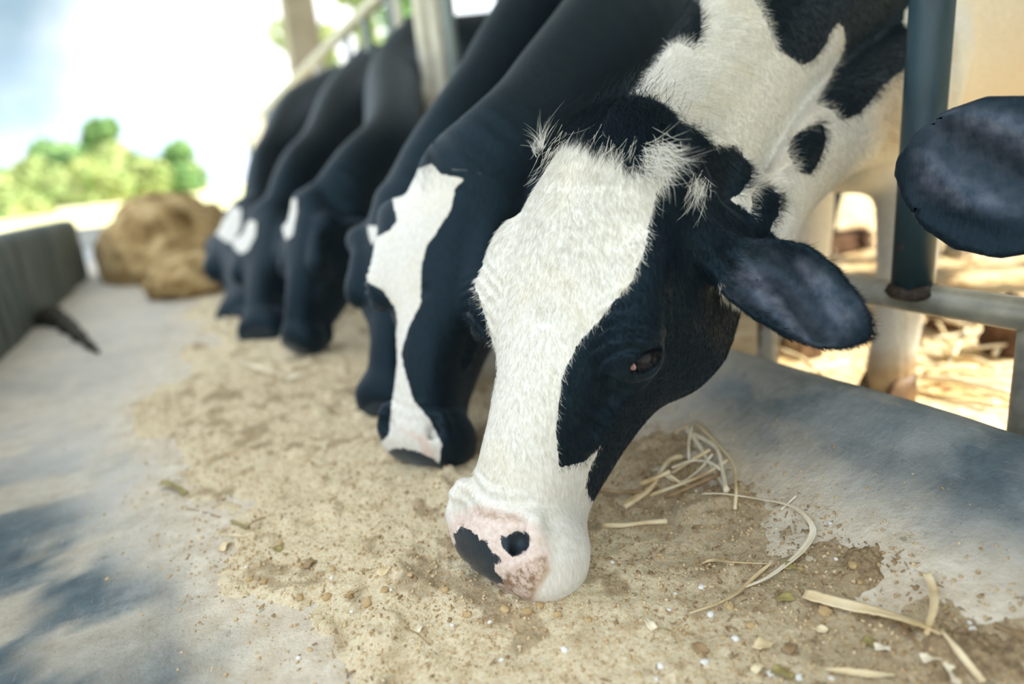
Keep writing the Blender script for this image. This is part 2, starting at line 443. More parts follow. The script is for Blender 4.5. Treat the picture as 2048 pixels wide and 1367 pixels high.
# ------------------------------------------------------------------ fence
FX = 1.0
fence = empty('feed_fence', (FX, .5, -.05))
tag(fence, 'pipe feed fence with blue and pale bars that the cows reach through', 'fence')
def bar(name, p0, p1, r, mat, sides=18, label=None):
    v, f = tube(catmull([p0, (np.array(p0) + np.array(p1)) / 2, p1], 3), r, sides)
    v = [np.array(q) - np.array([FX, .5, -.05]) for q in v]
    o = mesh_obj(name, v, f, mat, fence)
    if label: o['label'] = label
    return o
LRZ = .222
bar('lower_rail', (FX, -.6, LRZ), (FX, 12.5, LRZ), .0235, M_PIPE, 24, 'grey pipe lower rail with rust blotches')
bar('top_rail', (FX, -.6, 1.27), (FX, 12.5, 1.27), .035, M_PALE, 20, 'pale top rail')
def yx(px, py): return onx(px, py, FX)[1]
# the near blue post stands on the lower rail
yp = yx(1834, 560)
pb = bar('upright', (FX - .012, yp, LRZ + .018), (FX + .0, yx(1873, 0), 1.25), .029, M_POST, 28, 'dark blue pipe upright with rusty right side')
# weld scab at its foot
an = np.linspace(0, 2 * math.pi, 26)[:-1]
V = []
for zz, rr in ((0, .031), (.006, .036), (.013, .033), (.02, .0295)):
    for a_ in an:
        j = 1 + .12 * math.sin(5 * a_ + zz * 900) + .07 * random.random()
        V.append((-.012 + rr * j * math.cos(a_), yp - .5 + rr * j * math.sin(a_), LRZ + .05 + .004 + zz + .002 * math.sin(3 * a_) - .008 * abs(math.cos(a_)) * 0))
Fc = [(r * 25 + q, r * 25 + (q + 1) % 25, r * 25 + 25 + (q + 1) % 25, r * 25 + 25 + q) for r in range(3) for q in range(25)]
Fc.append(tuple(75 + q for q in range(25))); Fc.append(tuple(range(25))[::-1])
mesh_obj('weld', V, Fc, M_WELD, pb)
for q, mt in (((1532, 690), M_PIPE), ((2056, 760), M_PIPE)):
    y_ = yx(*q)
    bar('support_post', (FX + .005, y_, -.08), (FX + .005, y_, LRZ - .01), .021, mt, 20, 'short grey support post under the lower rail')
for y_ in np.arange(2.2, 12.4, 1.25):
    bar('support_post', (FX + .005, y_, -.08), (FX + .005, y_, LRZ - .01), .021, M_PIPE, 10)
# uprights further along: bottom/top pixels give the position along the fence
ups = [((1056, 20), .02, M_PALE), ((896, 20), .024, M_TEAL), ((872, 40), .030, M_PALE), ((846, 60), .034, M_PALE), ((800, 60), .018, M_PALE),
       ((786, 60), .022, M_TEAL), ((738, 90), .020, M_TEAL), ((748, 190), .018, M_PALE), ((640, 165), .03, M_PALE), ((700, 120), .018, M_TEAL)]
for (q, r, mt) in ups:
    y_ = yx(*q); bar('upright', (FX, y_, LRZ), (FX + .0, y_, 1.26), r, mt, 14)
for y_ in np.arange(7.2, 12.5, .42):
    bar('upright', (FX, y_, LRZ), (FX, y_, 1.26), .022, M_PALE if int(y_ * 10) % 2 else M_TEAL, 10)
c0 = onx(850, 190, FX - .02)
v, f = tube([c0 + np.array([0, 0, -.05]), c0 + np.array([0, 0, -.03]), c0, c0 + np.array([0, 0, .03]), c0 + np.array([0, 0, .05])], [.03, .052, .058, .052, .03], 16)
mesh_obj('collar', [q - np.array([FX, .5, -.05]) for q in v], f, M_PALE, fence)['label'] = 'rounded pale collar on a pale upright'

# ------------------------------------------------------------------ implicit-surface modelling of animals
def length(q): return np.sqrt((q * q).sum(-1))
def smin(a, b, k):
    h = np.clip(.5 + .5 * (b - a) / k, 0, 1); return b + (a - b) * h - k * h * (1 - h)
def smax(a, b, k): return -smin(-a, -b, k)
def ell(p, c, r, Rm=None):
    q = p - np.array(c)
    if Rm is not None: q = q @ Rm
    r = np.array(r); k0 = length(q / r); k1 = length(q / (r * r)) + 1e-9
    return k0 * (k0 - 1) / k1
def cap(p, a, b, ra, rb):
    a = np.array(a); b = np.array(b); d = b - a
    t = np.clip(((p - a) @ d) / d.dot(d), 0, 1)
    return length(p - a - t[..., None] * d) - (ra + (rb - ra) * t)
def limb(p, nodes, rw, rh, up=(0, 0, 1), n=7, k=.012, clampend=True):
    """elliptical limb: rw across, rh along the up side"""
    nodes = np.asarray(nodes, float)
    data = catmull(np.column_stack([nodes, rw, rh]), n)
    c = data[:, :3]; W_ = data[:, 3]; H_ = data[:, 4]; up = np.array(up, float)
    m = len(c); tg = np.gradient(c, axis=0); tg /= length(tg)[:, None]
    best = np.full(len(p), 1e9); T = np.zeros(len(p))
    for i in range(m - 1):
        d = c[i + 1] - c[i]; q = p - c[i]
        t = np.clip((q @ d) / d.dot(d), 0, 1)
        e = q - t[:, None] * d; e2 = (e * e).sum(1)
        w_ = e2 < best; best[w_] = e2[w_]; T[w_] = i + t[w_]
    ii = np.minimum(T.astype(int), m - 2); ft = (T - ii)[:, None]
    C0 = c[ii] * (1 - ft) + c[ii + 1] * ft
    D0 = tg[ii] * (1 - ft) + tg[ii + 1] * ft; D0 /= length(D0)[:, None]
    w = W_[ii] + (W_[ii + 1] - W_[ii]) * ft[:, 0]; h = H_[ii] + (H_[ii + 1] - H_[ii]) * ft[:, 0]
    S0 = np.cross(D0, up); S0 /= np.maximum(length(S0), 1e-6)[:, None]; N0 = np.cross(S0, D0)
    q = p - C0; x = (q * S0).sum(1); y = (q * N0).sum(1)
    ex = np.where((T <= 0) | (T >= m - 1), (q * D0).sum(1), 0)
    e = np.minimum(w, h)
    k0 = np.sqrt((x / w) ** 2 + (y / h) ** 2 + (ex / e) ** 2)
    k1 = np.sqrt((x / w ** 2) ** 2 + (y / h ** 2) ** 2 + (ex / e ** 2) ** 2) + 1e-6
    return np.where(k0 < .05, -e, k0 * (k0 - 1) / k1)

US = np.array([-.045, -.03, -.01, .03, .08, .14, .20, .25, .30, .36, .42, .465, .498, .525, .542, .551])
HA = np.array([.012, .050, .078, .096, .110, .120, .124, .108, .084, .068, .066, .073, .078, .072, .052, .012])   # half width
HT = np.array([-.05, -.012, .000, .006, .010, .010, .006, .002, .000, -.002, -.004, -.002, -.010, -.030, -.052, -.075])   # top
HB = np.array([-.08, -.12, -.165, -.205, -.260, -.312, -.330, -.310, -.270, -.232, -.192, -.168, -.157, -.148, -.130, -.095])  # bottom
def ease(u, V_):
    # monotone-ish smoothing of the stations
    return np.interp(u, UF, np.convolve(np.pad(np.interp(UF, US, V_), 6, mode='edge'), KER, 'valid'))
UF = np.linspace(-.06, .58, 321)
KER = np.hanning(13); KER /= KER.sum()

def ear_sdf(p, base, tip, nrm, curl=.30, wid=.054, droop=.0, thk=.0015, uph=1.0):
    s = tip - base; L = np.linalg.norm(s); s = s / L
    n = nrm - nrm.dot(s) * s; n /= np.linalg.norm(n); t = np.cross(n, s)
    q = p - base; S = (q @ s) / L; T = q @ t; N = q @ n
    Sc = np.clip(S, 0, 1)
    bw = np.interp(Sc, [0, .12, .25, .45, .65, .82, .93, 1.0], np.array([.42, .62, .84, 1.0, .98, .78, .48, .10])) * wid * np.where(T > 0, uph, 1.0)
    T0 = T - np.interp(Sc, [0, .5, 1], [0, .006, 0])
    cup = curl * (1 - .45 * Sc) * np.where(T0 > 0, 2.1, .35)
    n0 = cup * T0 * T0 / wid * 1.4 + np.maximum(Sc - .2, 0) * droop
    # ridges inside the shell
    rid = .0042 * np.cos((T0 / wid) * 6.0 + Sc * 9.0 - 1.2) * smooth(.15, .35, Sc) * smooth(.97, .75, Sc) * smooth(.85, .5, T0 / wid) * smooth(-.98, -.6, T0 / wid)
    th = np.interp(Sc, [0, .3, 1], [.010, .0065, .0050]) + thk
    slope = np.sqrt(1 + (2.8 * cup * T0 / wid) ** 2)
    shell = np.abs(N - n0 - rid * (N > n0 - .002)) / slope - th
    outl = np.maximum(np.abs(T0) - bw, np.maximum(S - 1, -S - .05) * L)
    d = smax(shell, outl, .008)
    return d, (Sc, T0 / wid)

EYE_L = np.array([.240, .108, -.050])
EYE_R = EYE_L * [1, -1, 1]
def head_sdf(p, ears, detail=True, mouth=.0):
    u, v, w = p[..., 0], p[..., 1], p[..., 2]
    av = np.abs(v); q = np.stack([u, av, w], -1)
    if detail:
        v = v - .022 * smooth(.14, -.02, u) - .010 * smooth(.42, .54, u)
        av = np.where(v < 0, -v * .91, v)
        q = np.stack([u, av, w], -1)
    a = ease(u, HA); T = ease(u, HT); B = ease(u, HB)
    c = (T + B) / 2; h = np.maximum((T - B) / 2, .004); a = np.maximum(a, .004)
    t = np.clip((T - w) / (2 * h), 0, 1)
    cheek = smooth(.34, .2, u) * smooth(-.02, .1, u)
    a = a * (1 - t * (.42 - .27 * cheek))
    n = 2.7
    rho = ((av / a) ** n + (np.abs(w - c) / h) ** n) ** (1 / n)
    d = (rho - 1) * np.minimum(a, h)
    d = np.maximum(d, np.maximum(-.046 - u, u - .551))
    # orbit and brow
    d = smin(d, ell(q, (.222, .096, -.040), (.052, .034, .038)), .022)
    d = smin(d, ell(q, (.160, .092, -.026), (.05, .026, .020)), .02)
    d = smin(d, cap(q, (.245, .096, -.085), (.345, .066, -.080), .014, .008), .022)      # facial crest
    d = smin(d, ell(q, (.150, .066, -.205), (.120, .052, .115)), .03)                    # masseter
    d = smin(d, ell(q, (-.005, 0, -.03), (.040, .055, .036)), .03)                       # poll
    d = smax(d, -ell(q, (.115, .135, -.088), (.055, .022, .026)), .03)                   # temple hollow
    d = smax(d, -ell(q, (.345, .098, -.120), (.060, .022, .045)), .03)                   # hollow behind the mouth
    d = smin(d, ell(q, (.34, 0, -.018), (.13, .030, .020)), .02)                         # nasal bone
    # muzzle
    d = smin(d, ell(q, (.480, 0, -.052), (.057, .078, .050)), .02)
    d = smin(d, ell(q, (.488, .045, -.075), (.050, .042, .055)), .02)
    d = smin(d, ell(q, (.488 - mouth, 0, -.130 - mouth), (.045, .058, .032)), .018)
    if detail:
        # lip line, nostrils, creases
        for a_, b_ in (((.552, .0, -.105), (.534, .055, -.105)), ((.534, .055, -.105), (.486, .084, -.112)), ((.486, .084, -.112), (.430, .078, -.122))):
            d = smax(d, -cap(q, a_, b_, .0045, .003), .008)
        d = smin(d, cap(q, (.450, .056, -.014), (.480, .060, -.022), .009, .009), .020)   # alar rim
        d = smax(d, -cap(q, (.446, .043, .008), (.470, .045, -.006), .0085, .0105), .008)
        d = smax(d, -cap(q, (.470, .045, -.006), (.490, .030, -.016), .0085, .003), .008)
        fold = np.sin((u - .425 + .25 * av) * 300) * smooth(.41, .43, u) * smooth(.475, .455, u) * smooth(.07, .03, np.abs(w + .0) )
        d = d - .0012 * fold
        # brow wrinkles sweeping over the eye
        e = q - EYE_L
        ph = (e[..., 0] * .92 + e[..., 1] * .55)
        wr = np.sin(ph * 420 + e[..., 2] * 120) * np.exp(-((e[..., 0] + .012) / .036) ** 2 - ((e[..., 2] - .030) / .026) ** 2) * smooth(-.045, -.025, e[..., 1])
        d = d - .0027 * wr
        wr2 = np.sin((e[..., 0] * .8 - e[..., 1] * .5) * 330) * np.exp(-((e[..., 0] - .085) / .04) ** 2 - ((e[..., 2] + .03) / .04) ** 2)
        d = d - .0020 * wr2
        d = d + .003 * np.exp(-((u - .232) / .012) ** 2 - (v / .014) ** 2 - ((w - .01) / .03) ** 2)
        # eye: lids around a slit
        so = length(e) - .0235
        d = smin(d, so, .010)
        d = smax(d, -(ell(q, EYE_L + np.array([.026, -.020, .010]), (.016, .010, .010))), .014)  # inner corner hollow
        ax = np.array([.72, -.52, .46]); ax /= np.linalg.norm(ax)         # slit runs along this axis
        out = np.array([.12, .78, .62]); out = out - out.dot(ax) * ax; out /= np.linalg.norm(out)
        cr = np.cross(out, ax)
        X = e @ ax; Z = e @ cr; N = e @ out
        slit = .0205 ** 2 - X * X
        slit = np.where(slit > 0, np.sqrt(np.maximum(slit, 0)), 0) * .56
        lens = np.maximum(np.maximum(np.abs(Z + .001) - slit, np.abs(X) - .0205), -N)
        d = smax(d, -np.maximum(lens, length(e) - .05), .002)
    else:
        d = smin(d, length(q - EYE_L) - .0215, .008); d = smax(d, -ell(q, EYE_L + np.array([.0, .020, .004]), (.017, .012, .007)), .003)
    for (base, tip, nrm, kw) in ears:
        base = np.array(base); tip = np.array(tip); nrm = np.array(nrm, float)
        ed, _ = ear_sdf(p, base, tip, nrm, **kw)
        s = (tip - base) / np.linalg.norm(tip - base)
        d = smin(d, cap(p, base - s * .045, base + s * .02, .040, .024), .03)
        d = smin(d, ed, .012)
        n_ = nrm - nrm.dot(s) * s; n_ /= np.linalg.norm(n_)
        d = smax(d, -cap(p, base + s * .022 + n_ * .022, base + s * .06 + n_ * .016, .010, .014), .012)
    return d

def surface_nets(fn, xs, ys, zs, block=10):
    nx, ny, nz = len(xs), len(ys), len(zs)
    G = np.full((nx, ny, nz), 1e3, dtype=np.float32)
    bl = [(i, min(i + block, nx), j, min(j + block, ny), k_, min(k_ + block, nz)) for i in range(0, nx, block) for j in range(0, ny, block) for k_ in range(0, nz, block)]
    ba = np.array(bl)
    lo = np.stack([xs[ba[:, 0]], ys[ba[:, 2]], zs[ba[:, 4]]], 1); hi = np.stack([xs[ba[:, 1] - 1], ys[ba[:, 3] - 1], zs[ba[:, 5] - 1]], 1)
    dv = np.concatenate([fn(c) for c in np.array_split((lo + hi) / 2, len(bl) // 20000 + 1)])
    rr = length(hi - lo) / 2
    act = np.abs(dv) <= rr * 1.3 + .02
    buf, pend, cnt_ = [], [], 0
    def flush():
        if not buf: return
        vals = fn(np.concatenate(buf)); o_ = 0
        for (b, n_) in pend:
            G[b[0]:b[1], b[2]:b[3], b[4]:b[5]] = vals[o_:o_ + n_].reshape(b[1] - b[0], b[3] - b[2], b[5] - b[4]); o_ += n_
        buf.clear(); pend.clear()
    for b, a_, d_ in zip(bl, act, dv):
        if not a_: G[b[0]:b[1], b[2]:b[3], b[4]:b[5]] = d_; continue
        A_ = np.stack(np.meshgrid(xs[b[0]:b[1]], ys[b[2]:b[3]], zs[b[4]:b[5]], indexing='ij'), -1).reshape(-1, 3)
        buf.append(A_); pend.append((b, len(A_))); cnt_ += len(A_)
        if cnt_ > 60000: flush(); cnt_ = 0
    flush()
    S = G < 0
    acc = np.zeros((nx - 1, ny - 1, nz - 1, 0))
    mixed = np.zeros((nx - 1, ny - 1, nz - 1), bool)
    c0 = S[:-1, :-1, :-1]
    for o in range(1, 8):
        a_, b_, c_ = o & 1, (o >> 1) & 1, (o >> 2) & 1
        mixed |= S[a_:nx - 1 + a_, b_:ny - 1 + b_, c_:nz - 1 + c_] != c0
    I = np.argwhere(mixed)
    vid = np.full(mixed.shape, -1, np.int32); vid[mixed] = np.arange(len(I))
    pos = np.zeros((len(I), 3)); cnt = np.zeros(len(I))
    cs = np.array([[a_, b_, c_] for c_ in (0, 1) for b_ in (0, 1) for a_ in (0, 1)])
    crd = [xs, ys, zs]
    for e0 in range(8):
        for ax in range(3):
            if cs[e0][ax]: continue
            c1 = cs[e0].copy(); c1[ax] = 1
            A = I + cs[e0]; B = I + c1
            ga = G[A[:, 0], A[:, 1], A[:, 2]].astype(float); gb = G[B[:, 0], B[:, 1], B[:, 2]].astype(float)
            m = (ga < 0) != (gb < 0)
            t = np.zeros(len(I)); t[m] = ga[m] / (ga[m] - gb[m])
            pa = np.stack([crd[d][A[:, d]] for d in range(3)], 1); pb = np.stack([crd[d][B[:, d]] for d in range(3)], 1)
            pos[m] += pa[m] + (pb[m] - pa[m]) * t[m, None]; cnt[m] += 1
    pos /= np.maximum(cnt, 1)[:, None]
    faces = []
    for ax in range(3):
        sl0 = [slice(None)] * 3; sl1 = [slice(None)] * 3
        sl0[ax] = slice(0, -1); sl1[ax] = slice(1, None)
        ch = S[tuple(sl0)] != S[tuple(sl1)]
        E_ = np.argwhere(ch)
        b1, b2 = [d for d in range(3) if d != ax]
        ok = (E_[:, b1] > 0) & (E_[:, b2] > 0) & (E_[:, b1] < [nx, ny, nz][b1] - 1) & (E_[:, b2] < [nx, ny, nz][b2] - 1)
        E_ = E_[ok]
        def g(d1, d2):
            q = E_.copy(); q[:, b1] -= d1; q[:, b2] -= d2
            return vid[q[:, 0], q[:, 1], q[:, 2]]
        quad = np.stack([g(1, 1), g(0, 1), g(0, 0), g(1, 0)], 1)
        inside = S[E_[:, 0], E_[:, 1], E_[:, 2]]
        flip = inside if ax != 1 else ~inside
        quad = np.where(flip[:, None], quad, quad[:, ::-1])
        faces.append(quad)
    Fc = np.concatenate(faces); Fc = Fc[(Fc >= 0).all(1)]
    return pos, Fc

def refine(fn, pos, steps=2, mx=.003):
    for _ in range(steps):
        e = 6e-4; d0 = fn(pos); g = np.stack([(fn(pos + np.eye(3)[a] * e) - d0) / e for a in range(3)], 1)
        gn = (g * g).sum(1)
        st = -g * (d0 / np.maximum(gn, .05))[:, None]
        l = length(st); st *= np.minimum(1, mx / np.maximum(l, 1e-9))[:, None]
        pos = pos + st * .8
    return pos

def relax(pos, Fc, it=1, lam=.5):
    n = len(pos)
    for _ in range(it):
        s = np.zeros_like(pos); c = np.zeros(n)
        for a_ in range(4):
            for b_ in ((a_ + 1) % 4, (a_ - 1) % 4):
                np.add.at(s, Fc[:, a_], pos[Fc[:, b_]]); np.add.at(c, Fc[:, a_], 1)
        pos = pos + lam * (s / np.maximum(c, 1)[:, None] - pos)
    return pos

def axis(*parts):
    """parts: (start, stop, step) sequences making a graded axis"""
    out = []
    for a_, b_, s_ in parts: out.append(np.arange(a_, b_, s_))
    out = np.concatenate(out); return np.unique(np.round(out, 5))

def poly_sd(pts, poly):
    """signed distance in pixels, positive inside"""
    poly = np.array(poly, float); n = len(poly)
    d = np.full(len(pts), 1e9); ins = np.zeros(len(pts), bool)
    for i in range(n):
        a_ = poly[i]; b_ = poly[(i + 1) % n]; e = b_ - a_; w = pts - a_
        t = np.clip((w @ e) / (e @ e + 1e-9), 0, 1)
        d = np.minimum(d, ((w - t[:, None] * e) ** 2).sum(1))
        c = ((a_[1] > pts[:, 1]) != (b_[1] > pts[:, 1]))
        with np.errstate(divide='ignore', invalid='ignore'):
            xint = (b_[0] - a_[0]) * (pts[:, 1] - a_[1]) / (b_[1] - a_[1] + 1e-12) + a_[0]
        ins ^= c & (pts[:, 0] < xint)
    return np.where(ins, 1, -1) * np.sqrt(d)

def frame(poll, muzzle, yaw):
    """head frame: u along the face, w out of the face, turned by yaw away from the viewer's line"""
    poll = np.array(poll); muzzle = np.array(muzzle)
    u = muzzle - poll; L = np.linalg.norm(u); u = u / L
    c = CAM - (poll + muzzle) / 2; c = c - c.dot(u) * u; c /= np.linalg.norm(c)
    r = np.cross(u, c)      # the animal's left when it faces the viewer
    w = math.cos(yaw) * c + math.sin(yaw) * r
    v = np.cross(w, u)
    return np.stack([u, v, w], 1), L / .55

def eye_set(parent, MH, O, s, sides=(1, -1), lashes=False):
    for sd_ in sides:
        e = EYE_L * [1, sd_, 1]
        c = O + MH @ (e * s)
        r = .0195 * s
        N1, N2 = 24, 32; V = [c + np.array([0, 0, r])]; Fc = []
        for i in range(1, N1):
            th = math.pi * i / N1
            for j in range(N2):
                ph = 2 * math.pi * j / N2
                V.append(c + r * np.array([math.sin(th) * math.cos(ph), math.sin(th) * math.sin(ph), math.cos(th)]))
        V.append(c - np.array([0, 0, r]))
        for j in range(N2):
            Fc.append((0, 1 + j, 1 + (j + 1) % N2)); Fc.append((len(V) - 1, 1 + (N1 - 2) * N2 + (j + 1) % N2, 1 + (N1 - 2) * N2 + j))
        for i in range(N1 - 2):
            for j in range(N2):
                a_ = 1 + i * N2 + j; b_ = 1 + i * N2 + (j + 1) % N2
                Fc.append((a_, a_ + N2, b_ + N2, b_))
        eo = mesh_obj('eye', V, Fc, M_EYE, parent); eo['label'] = 'glossy dark eye'
        if lashes:
            ax = np.array([.72, -.52, .46]); ax /= np.linalg.norm(ax)
            out = np.array([.12, .78, .62]); out = out - out.dot(ax) * ax; out /= np.linalg.norm(out)
            cr = np.cross(out, ax)
            # pink corner of the eye, a small wedge lying on the ball
            m_ = np.array([1, sd_, 1.0])
            cc = EYE_L + (ax * .0135 + out * .0125 - cr * .001)
            V, Fc = [], []
            for i in range(7):
                for j in range(12):
                    th = math.pi * i / 6; ph = 2 * math.pi * j / 12
                    l = cc + ax * .0062 * math.cos(th) + (cr * .0050 * math.cos(ph) + out * .0030 * math.sin(ph)) * math.sin(th)
                    V.append(O + MH @ (l * m_ * s))
            for i in range(6):
                for j in range(12): Fc.append((i * 12 + j, i * 12 + (j + 1) % 12, (i + 1) * 12 + (j + 1) % 12, (i + 1) * 12 + j))
            mesh_obj('eye_corner', V, Fc, M_CARUNCLE, eo)['label'] = 'pink inner corner of the eye'
            vf = []
            for i in range(26):
                X = -.017 + .034 * i / 25
                zz = math.sqrt(max(.0205 ** 2 - X * X, 0)) * .42
                sgn = 1 if np.dot(cr, [-1, 0, 0]) > 0 else -1
                root = EYE_L + ax * X + cr * (zz * sgn - .001) + out * (math.sqrt(max(.0225 ** 2 - X * X - zz * zz, 1e-6)) + .0005)
                tipd = out * .55 - cr * sgn * .75 + ax * (X * 12) + RNG.normal(0, .08, 3)
                tipd /= np.linalg.norm(tipd)
                L = .017 + .004 * RNG.random()
                pts = [root, root + out * .35 * L + tipd * .25 * L, root + out * .2 * L + tipd * L]
                pts = [O + MH @ (q * m_ * s) for q in pts]
                vf.append(tube(catmull(pts, 3), np.linspace(.00030, .00008, 7), 4))
            v, f = join(*vf); mesh_obj('eyelashes', v, f, M_LASH, eo)['kind'] = 'stuff'

def hoof(parent, at, fwd, s=1.0):
    """cloven hoof"""
    fwd = np.array(fwd, float); fwd[2] = 0; fwd /= np.linalg.norm(fwd); sdv = np.cross([0, 0, 1], fwd)
    vf = []
    for q in (-1, 1):
        V, Fc = [], []
        for zz, ln, wd, off in ((0, .062, .030, .012), (.012, .060, .029, .010), (.035, .048, .026, .002), (.055, .036, .022, -.006)):
            for a_ in np.linspace(0, 2 * math.pi, 15)[:-1]:
                ff = math.cos(a_); l = ln * (ff if ff > 0 else ff * .6) + off
                w = wd * math.sin(a_) * (1 - .45 * max(ff, 0))
                V.append(np.array(at) + s * (fwd * l + sdv * (w * .9 + q * .030) + np.array([0, 0, zz])))
        for r in range(3):
            for j in range(14): Fc.append((r * 14 + j, r * 14 + (j + 1) % 14, r * 14 + 14 + (j + 1) % 14, r * 14 + 14 + j))
        Fc += [tuple(range(14))[::-1], tuple(42 + j for j in range(14))]
        vf.append((V, Fc))
    v, f = join(*vf); o = mesh_obj('hoof', v, f, M_HOOF, parent); return o

def leg_sdf(p, top, knee, foot, r=(.095, .058, .043, .044)):
    knee = np.array(knee); foot = np.array(foot); top = np.array(top)
    d = limb(p, [top, (top + knee) / 2 + [0, 0, .02], knee, knee * .45 + foot * .55, foot], [r[0], r[1] * 1.1, r[1] * .92, r[2], r[3]],
             [r[0] * 1.3, r[1] * 1.2, r[1], r[2], r[3] * 1.05], up=(1, 0, 0.01), n=3)
    return d

# ------------------------------------------------------------------ cows
def build_body(name, fn, xs, ys, zs, mat, mx=.003, steps=2):
    pos, Fc = surface_nets(fn, xs, ys, zs)
    pos = relax(pos, Fc, 1, .5)
    pos = refine(fn, pos, steps, mx)
    e = 1e-3; d0 = fn(pos)
    g = np.stack([(fn(pos + np.eye(3)[a] * e) - d0) for a in range(3)], 1)
    a_, b_, c_ = pos[Fc[:, 0]], pos[Fc[:, 1]], pos[Fc[:, 2]]
    nrm = np.cross(b_ - a_, c_ - a_); fl_ = (nrm * (g[Fc[:, 0]] + g[Fc[:, 2]])).sum(1) < 0
    Fc[fl_] = Fc[fl_][:, ::-1]
    o = mesh_obj(name, pos, Fc, mat)
    return o, pos, Fc, g / np.maximum(length(g), 1e-9)[:, None]

# --- the main cow: white face, black cheeks, ear towards the viewer
MA = np.array([[-0.437, 0.383, -0.814], [-0.093, -0.919, -0.383], [-0.895, -0.091, 0.437]])
_u = MA[:, 0] / np.linalg.norm(MA[:, 0]); _v = MA[:, 1] - MA[:, 1].dot(_u) * _u; _v /= np.linalg.norm(_v)
MA = np.stack([_u, _v, np.cross(_u, _v)], 1)
OA = np.array([.433, .699, .518])
EARS_A = [((.098, .125, -.12), (.158, .303, -.145), (-.30, .30, .95), dict(curl=.50, wid=.056, thk=.0, uph=.66)),
          ((.070, -.108, -.10), (.024, -.205, -.150), (.0, -.9, .55), dict(curl=.20, wid=.036))]
def near_head(p, O, Mx, s, fn, R0=.37, c=(.26, 0, -.12)):
    q = (p - O) @ Mx / s
    l = length(q - np.array(c)); far = l > R0 + .10
    out = l - R0 + .06
    m = ~far
    if m.any(): out[m] = fn(q[m])
    return out * s
def mainA(p, parts=False):
    dh = near_head(p, OA, MA, 1.0, lambda q: head_sdf(q, EARS_A, True), R0=.40)
    n0 = OA + MA @ np.array([.10, 0, -.135])
    dn = limb(p, [n0, (.66, .81, .475), (.93, .93, .65), (1.30, 1.08, .90)], [.075, .088, .115, .20], [.105, .135, .175, .30], up=(0, 0, 1))
    dt = limb(p, [(1.28, 1.08, .82), (1.75, 1.12, .80), (2.4, 1.2, .84), (2.85, 1.2, .86)], [.20, .27, .32, .22], [.32, .42, .42, .30])
    dw = limb(p, [P(1530, 480, .93), P(1600, 350, 1.0), P(1690, 250, 1.10), P(1800, 190, 1.24)], [.024, .028, .05, .09], [.050, .062, .080, .11], up=(0, 0, 1))
    db = ell(p, (1.20, .99, .52), (.15, .13, .16))
    db = smin(db, ell(p, (1.17, .93, .44), (.055, .05, .065)), .02)
    dn = smin(dn, cap(p, P(1478, 405, .93), P(1535, 455, .94), .042, .035), .03)
    d1 = smin(dn, dt, .10)
    d1 = smin(d1, dw, .022)
    d1 = smin(d1, db, .05)
    legs = np.full(len(p), 9.0)
    for t_, k_, f_ in LEGS_A: legs = np.minimum(legs, leg_sdf(p, t_, k_, f_))
    d1 = smin(d1, legs, .05)
    if parts: return dh, d1
    return smin(dh, d1, .035)
LEGS_A = [((1.27, .93, .60), (1.26, .90, .25), (1.225, .90, -.02)),
          ((1.34, 1.24, .60), (1.34, 1.22, .25), (1.33, 1.22, -.02)),
          ((2.62, 1.02, .62), (2.70, 1.00, .30), (2.62, 1.00, -.02)),
          ((2.66, 1.36, .62), (2.74, 1.38, .30), (2.66, 1.38, -.02))]
FINE = 1.0
xa = axis((.20, .62, .0034 * FINE), (.62, .80, .006), (.80, 1.4, .013), (1.4, 3.2, .03))
ya = axis((.36, .80, .0034 * FINE), (.80, 1.0, .007), (1.0, 1.7, .02))
za = axis((-.06, .0, .01), (.0, .55, .0034 * FINE), (.55, .8, .012), (.8, 1.35, .03))
A, posA, FA, nA = build_body('cow', mainA, xa, ya, za, M_FUR)
tag(A, 'large black and white cow in front with broad white face and spread black ear', 'cow', 'cows feeding in a row at the trough')

W_FACE = [(1085, 292), (1110, 275), (1165, 266), (1190, 292), (1225, 295), (1255, 332), (1300, 326), (1345, 333), (1338, 350), (1312, 385), (1300, 440),
          (1290, 500), (1265, 560), (1230, 600), (1200, 640), (1160, 680), (1140, 720), (1124, 760), (1118, 800), (1113, 860), (1118, 935), (1142, 930),
          (1167, 924), (1203, 890), (1189, 916), (1178, 941), (1172, 976), (1184, 1002), (1290, 1010), (1290, 1280), (820, 1280), (820, 1000), (950, 905),
          (957, 868), (970, 820), (990, 770), (995, 735), (985, 690), (970, 626), (950, 575), (933, 546), (935, 505), (900, 470), (960, 350), (1060, 290)]
W_TUFT = [(1437, 562), (1455, 572), (1480, 595), (1480, 612), (1460, 602), (1443, 592)]
B_NECK = [(1280, 185), (1294, 158), (1332, 101), (1354, 83), (1389, 101), (1402, 57), (1400, 0), (1395, -80), (1200, -80)]
B_SHOULDER = [(1505, -40), (1510, 0), (1534, 48), (1551, 97), (1578, 114), (1604, 132), (1630, 118), (1657, 83), (1663, 57), (1676, 46), (1690, 61), (1687, 101),
              (1670, 136), (1648, 176), (1632, 208), (1665, 220), (1678, 241), (1718, 228), (1736, 210), (1766, 171), (1823, 127), (1828, 70), (1806, 48),
              (1810, 18), (1832, 0), (1840, -300), (1500, -300)]
B_SPOT = [(1639, 237), (1652, 263), (1652, 285), (1639, 325), (1621, 349), (1591, 342), (1586, 325), (1573, 303), (1582, 277), (1608, 259)]
B_SPOT2 = [(1520, 360), (1542, 375), (1560, 391), (1558, 430), (1538, 463), (1510, 470), (1505, 430), (1503, 391)]
B_NAPE = [(1205, 232), (1280, 266), (1305, 246), (1345, 241), (1384, 250), (1406, 272), (1428, 290), (1472, 290), (1503, 334), (1503, 356), (1481, 386),
          (1462, 398), (1520, 440), (1600, 520), (1500, 660), (1400, 650), (1240, 400)]
def band(v, c): return v
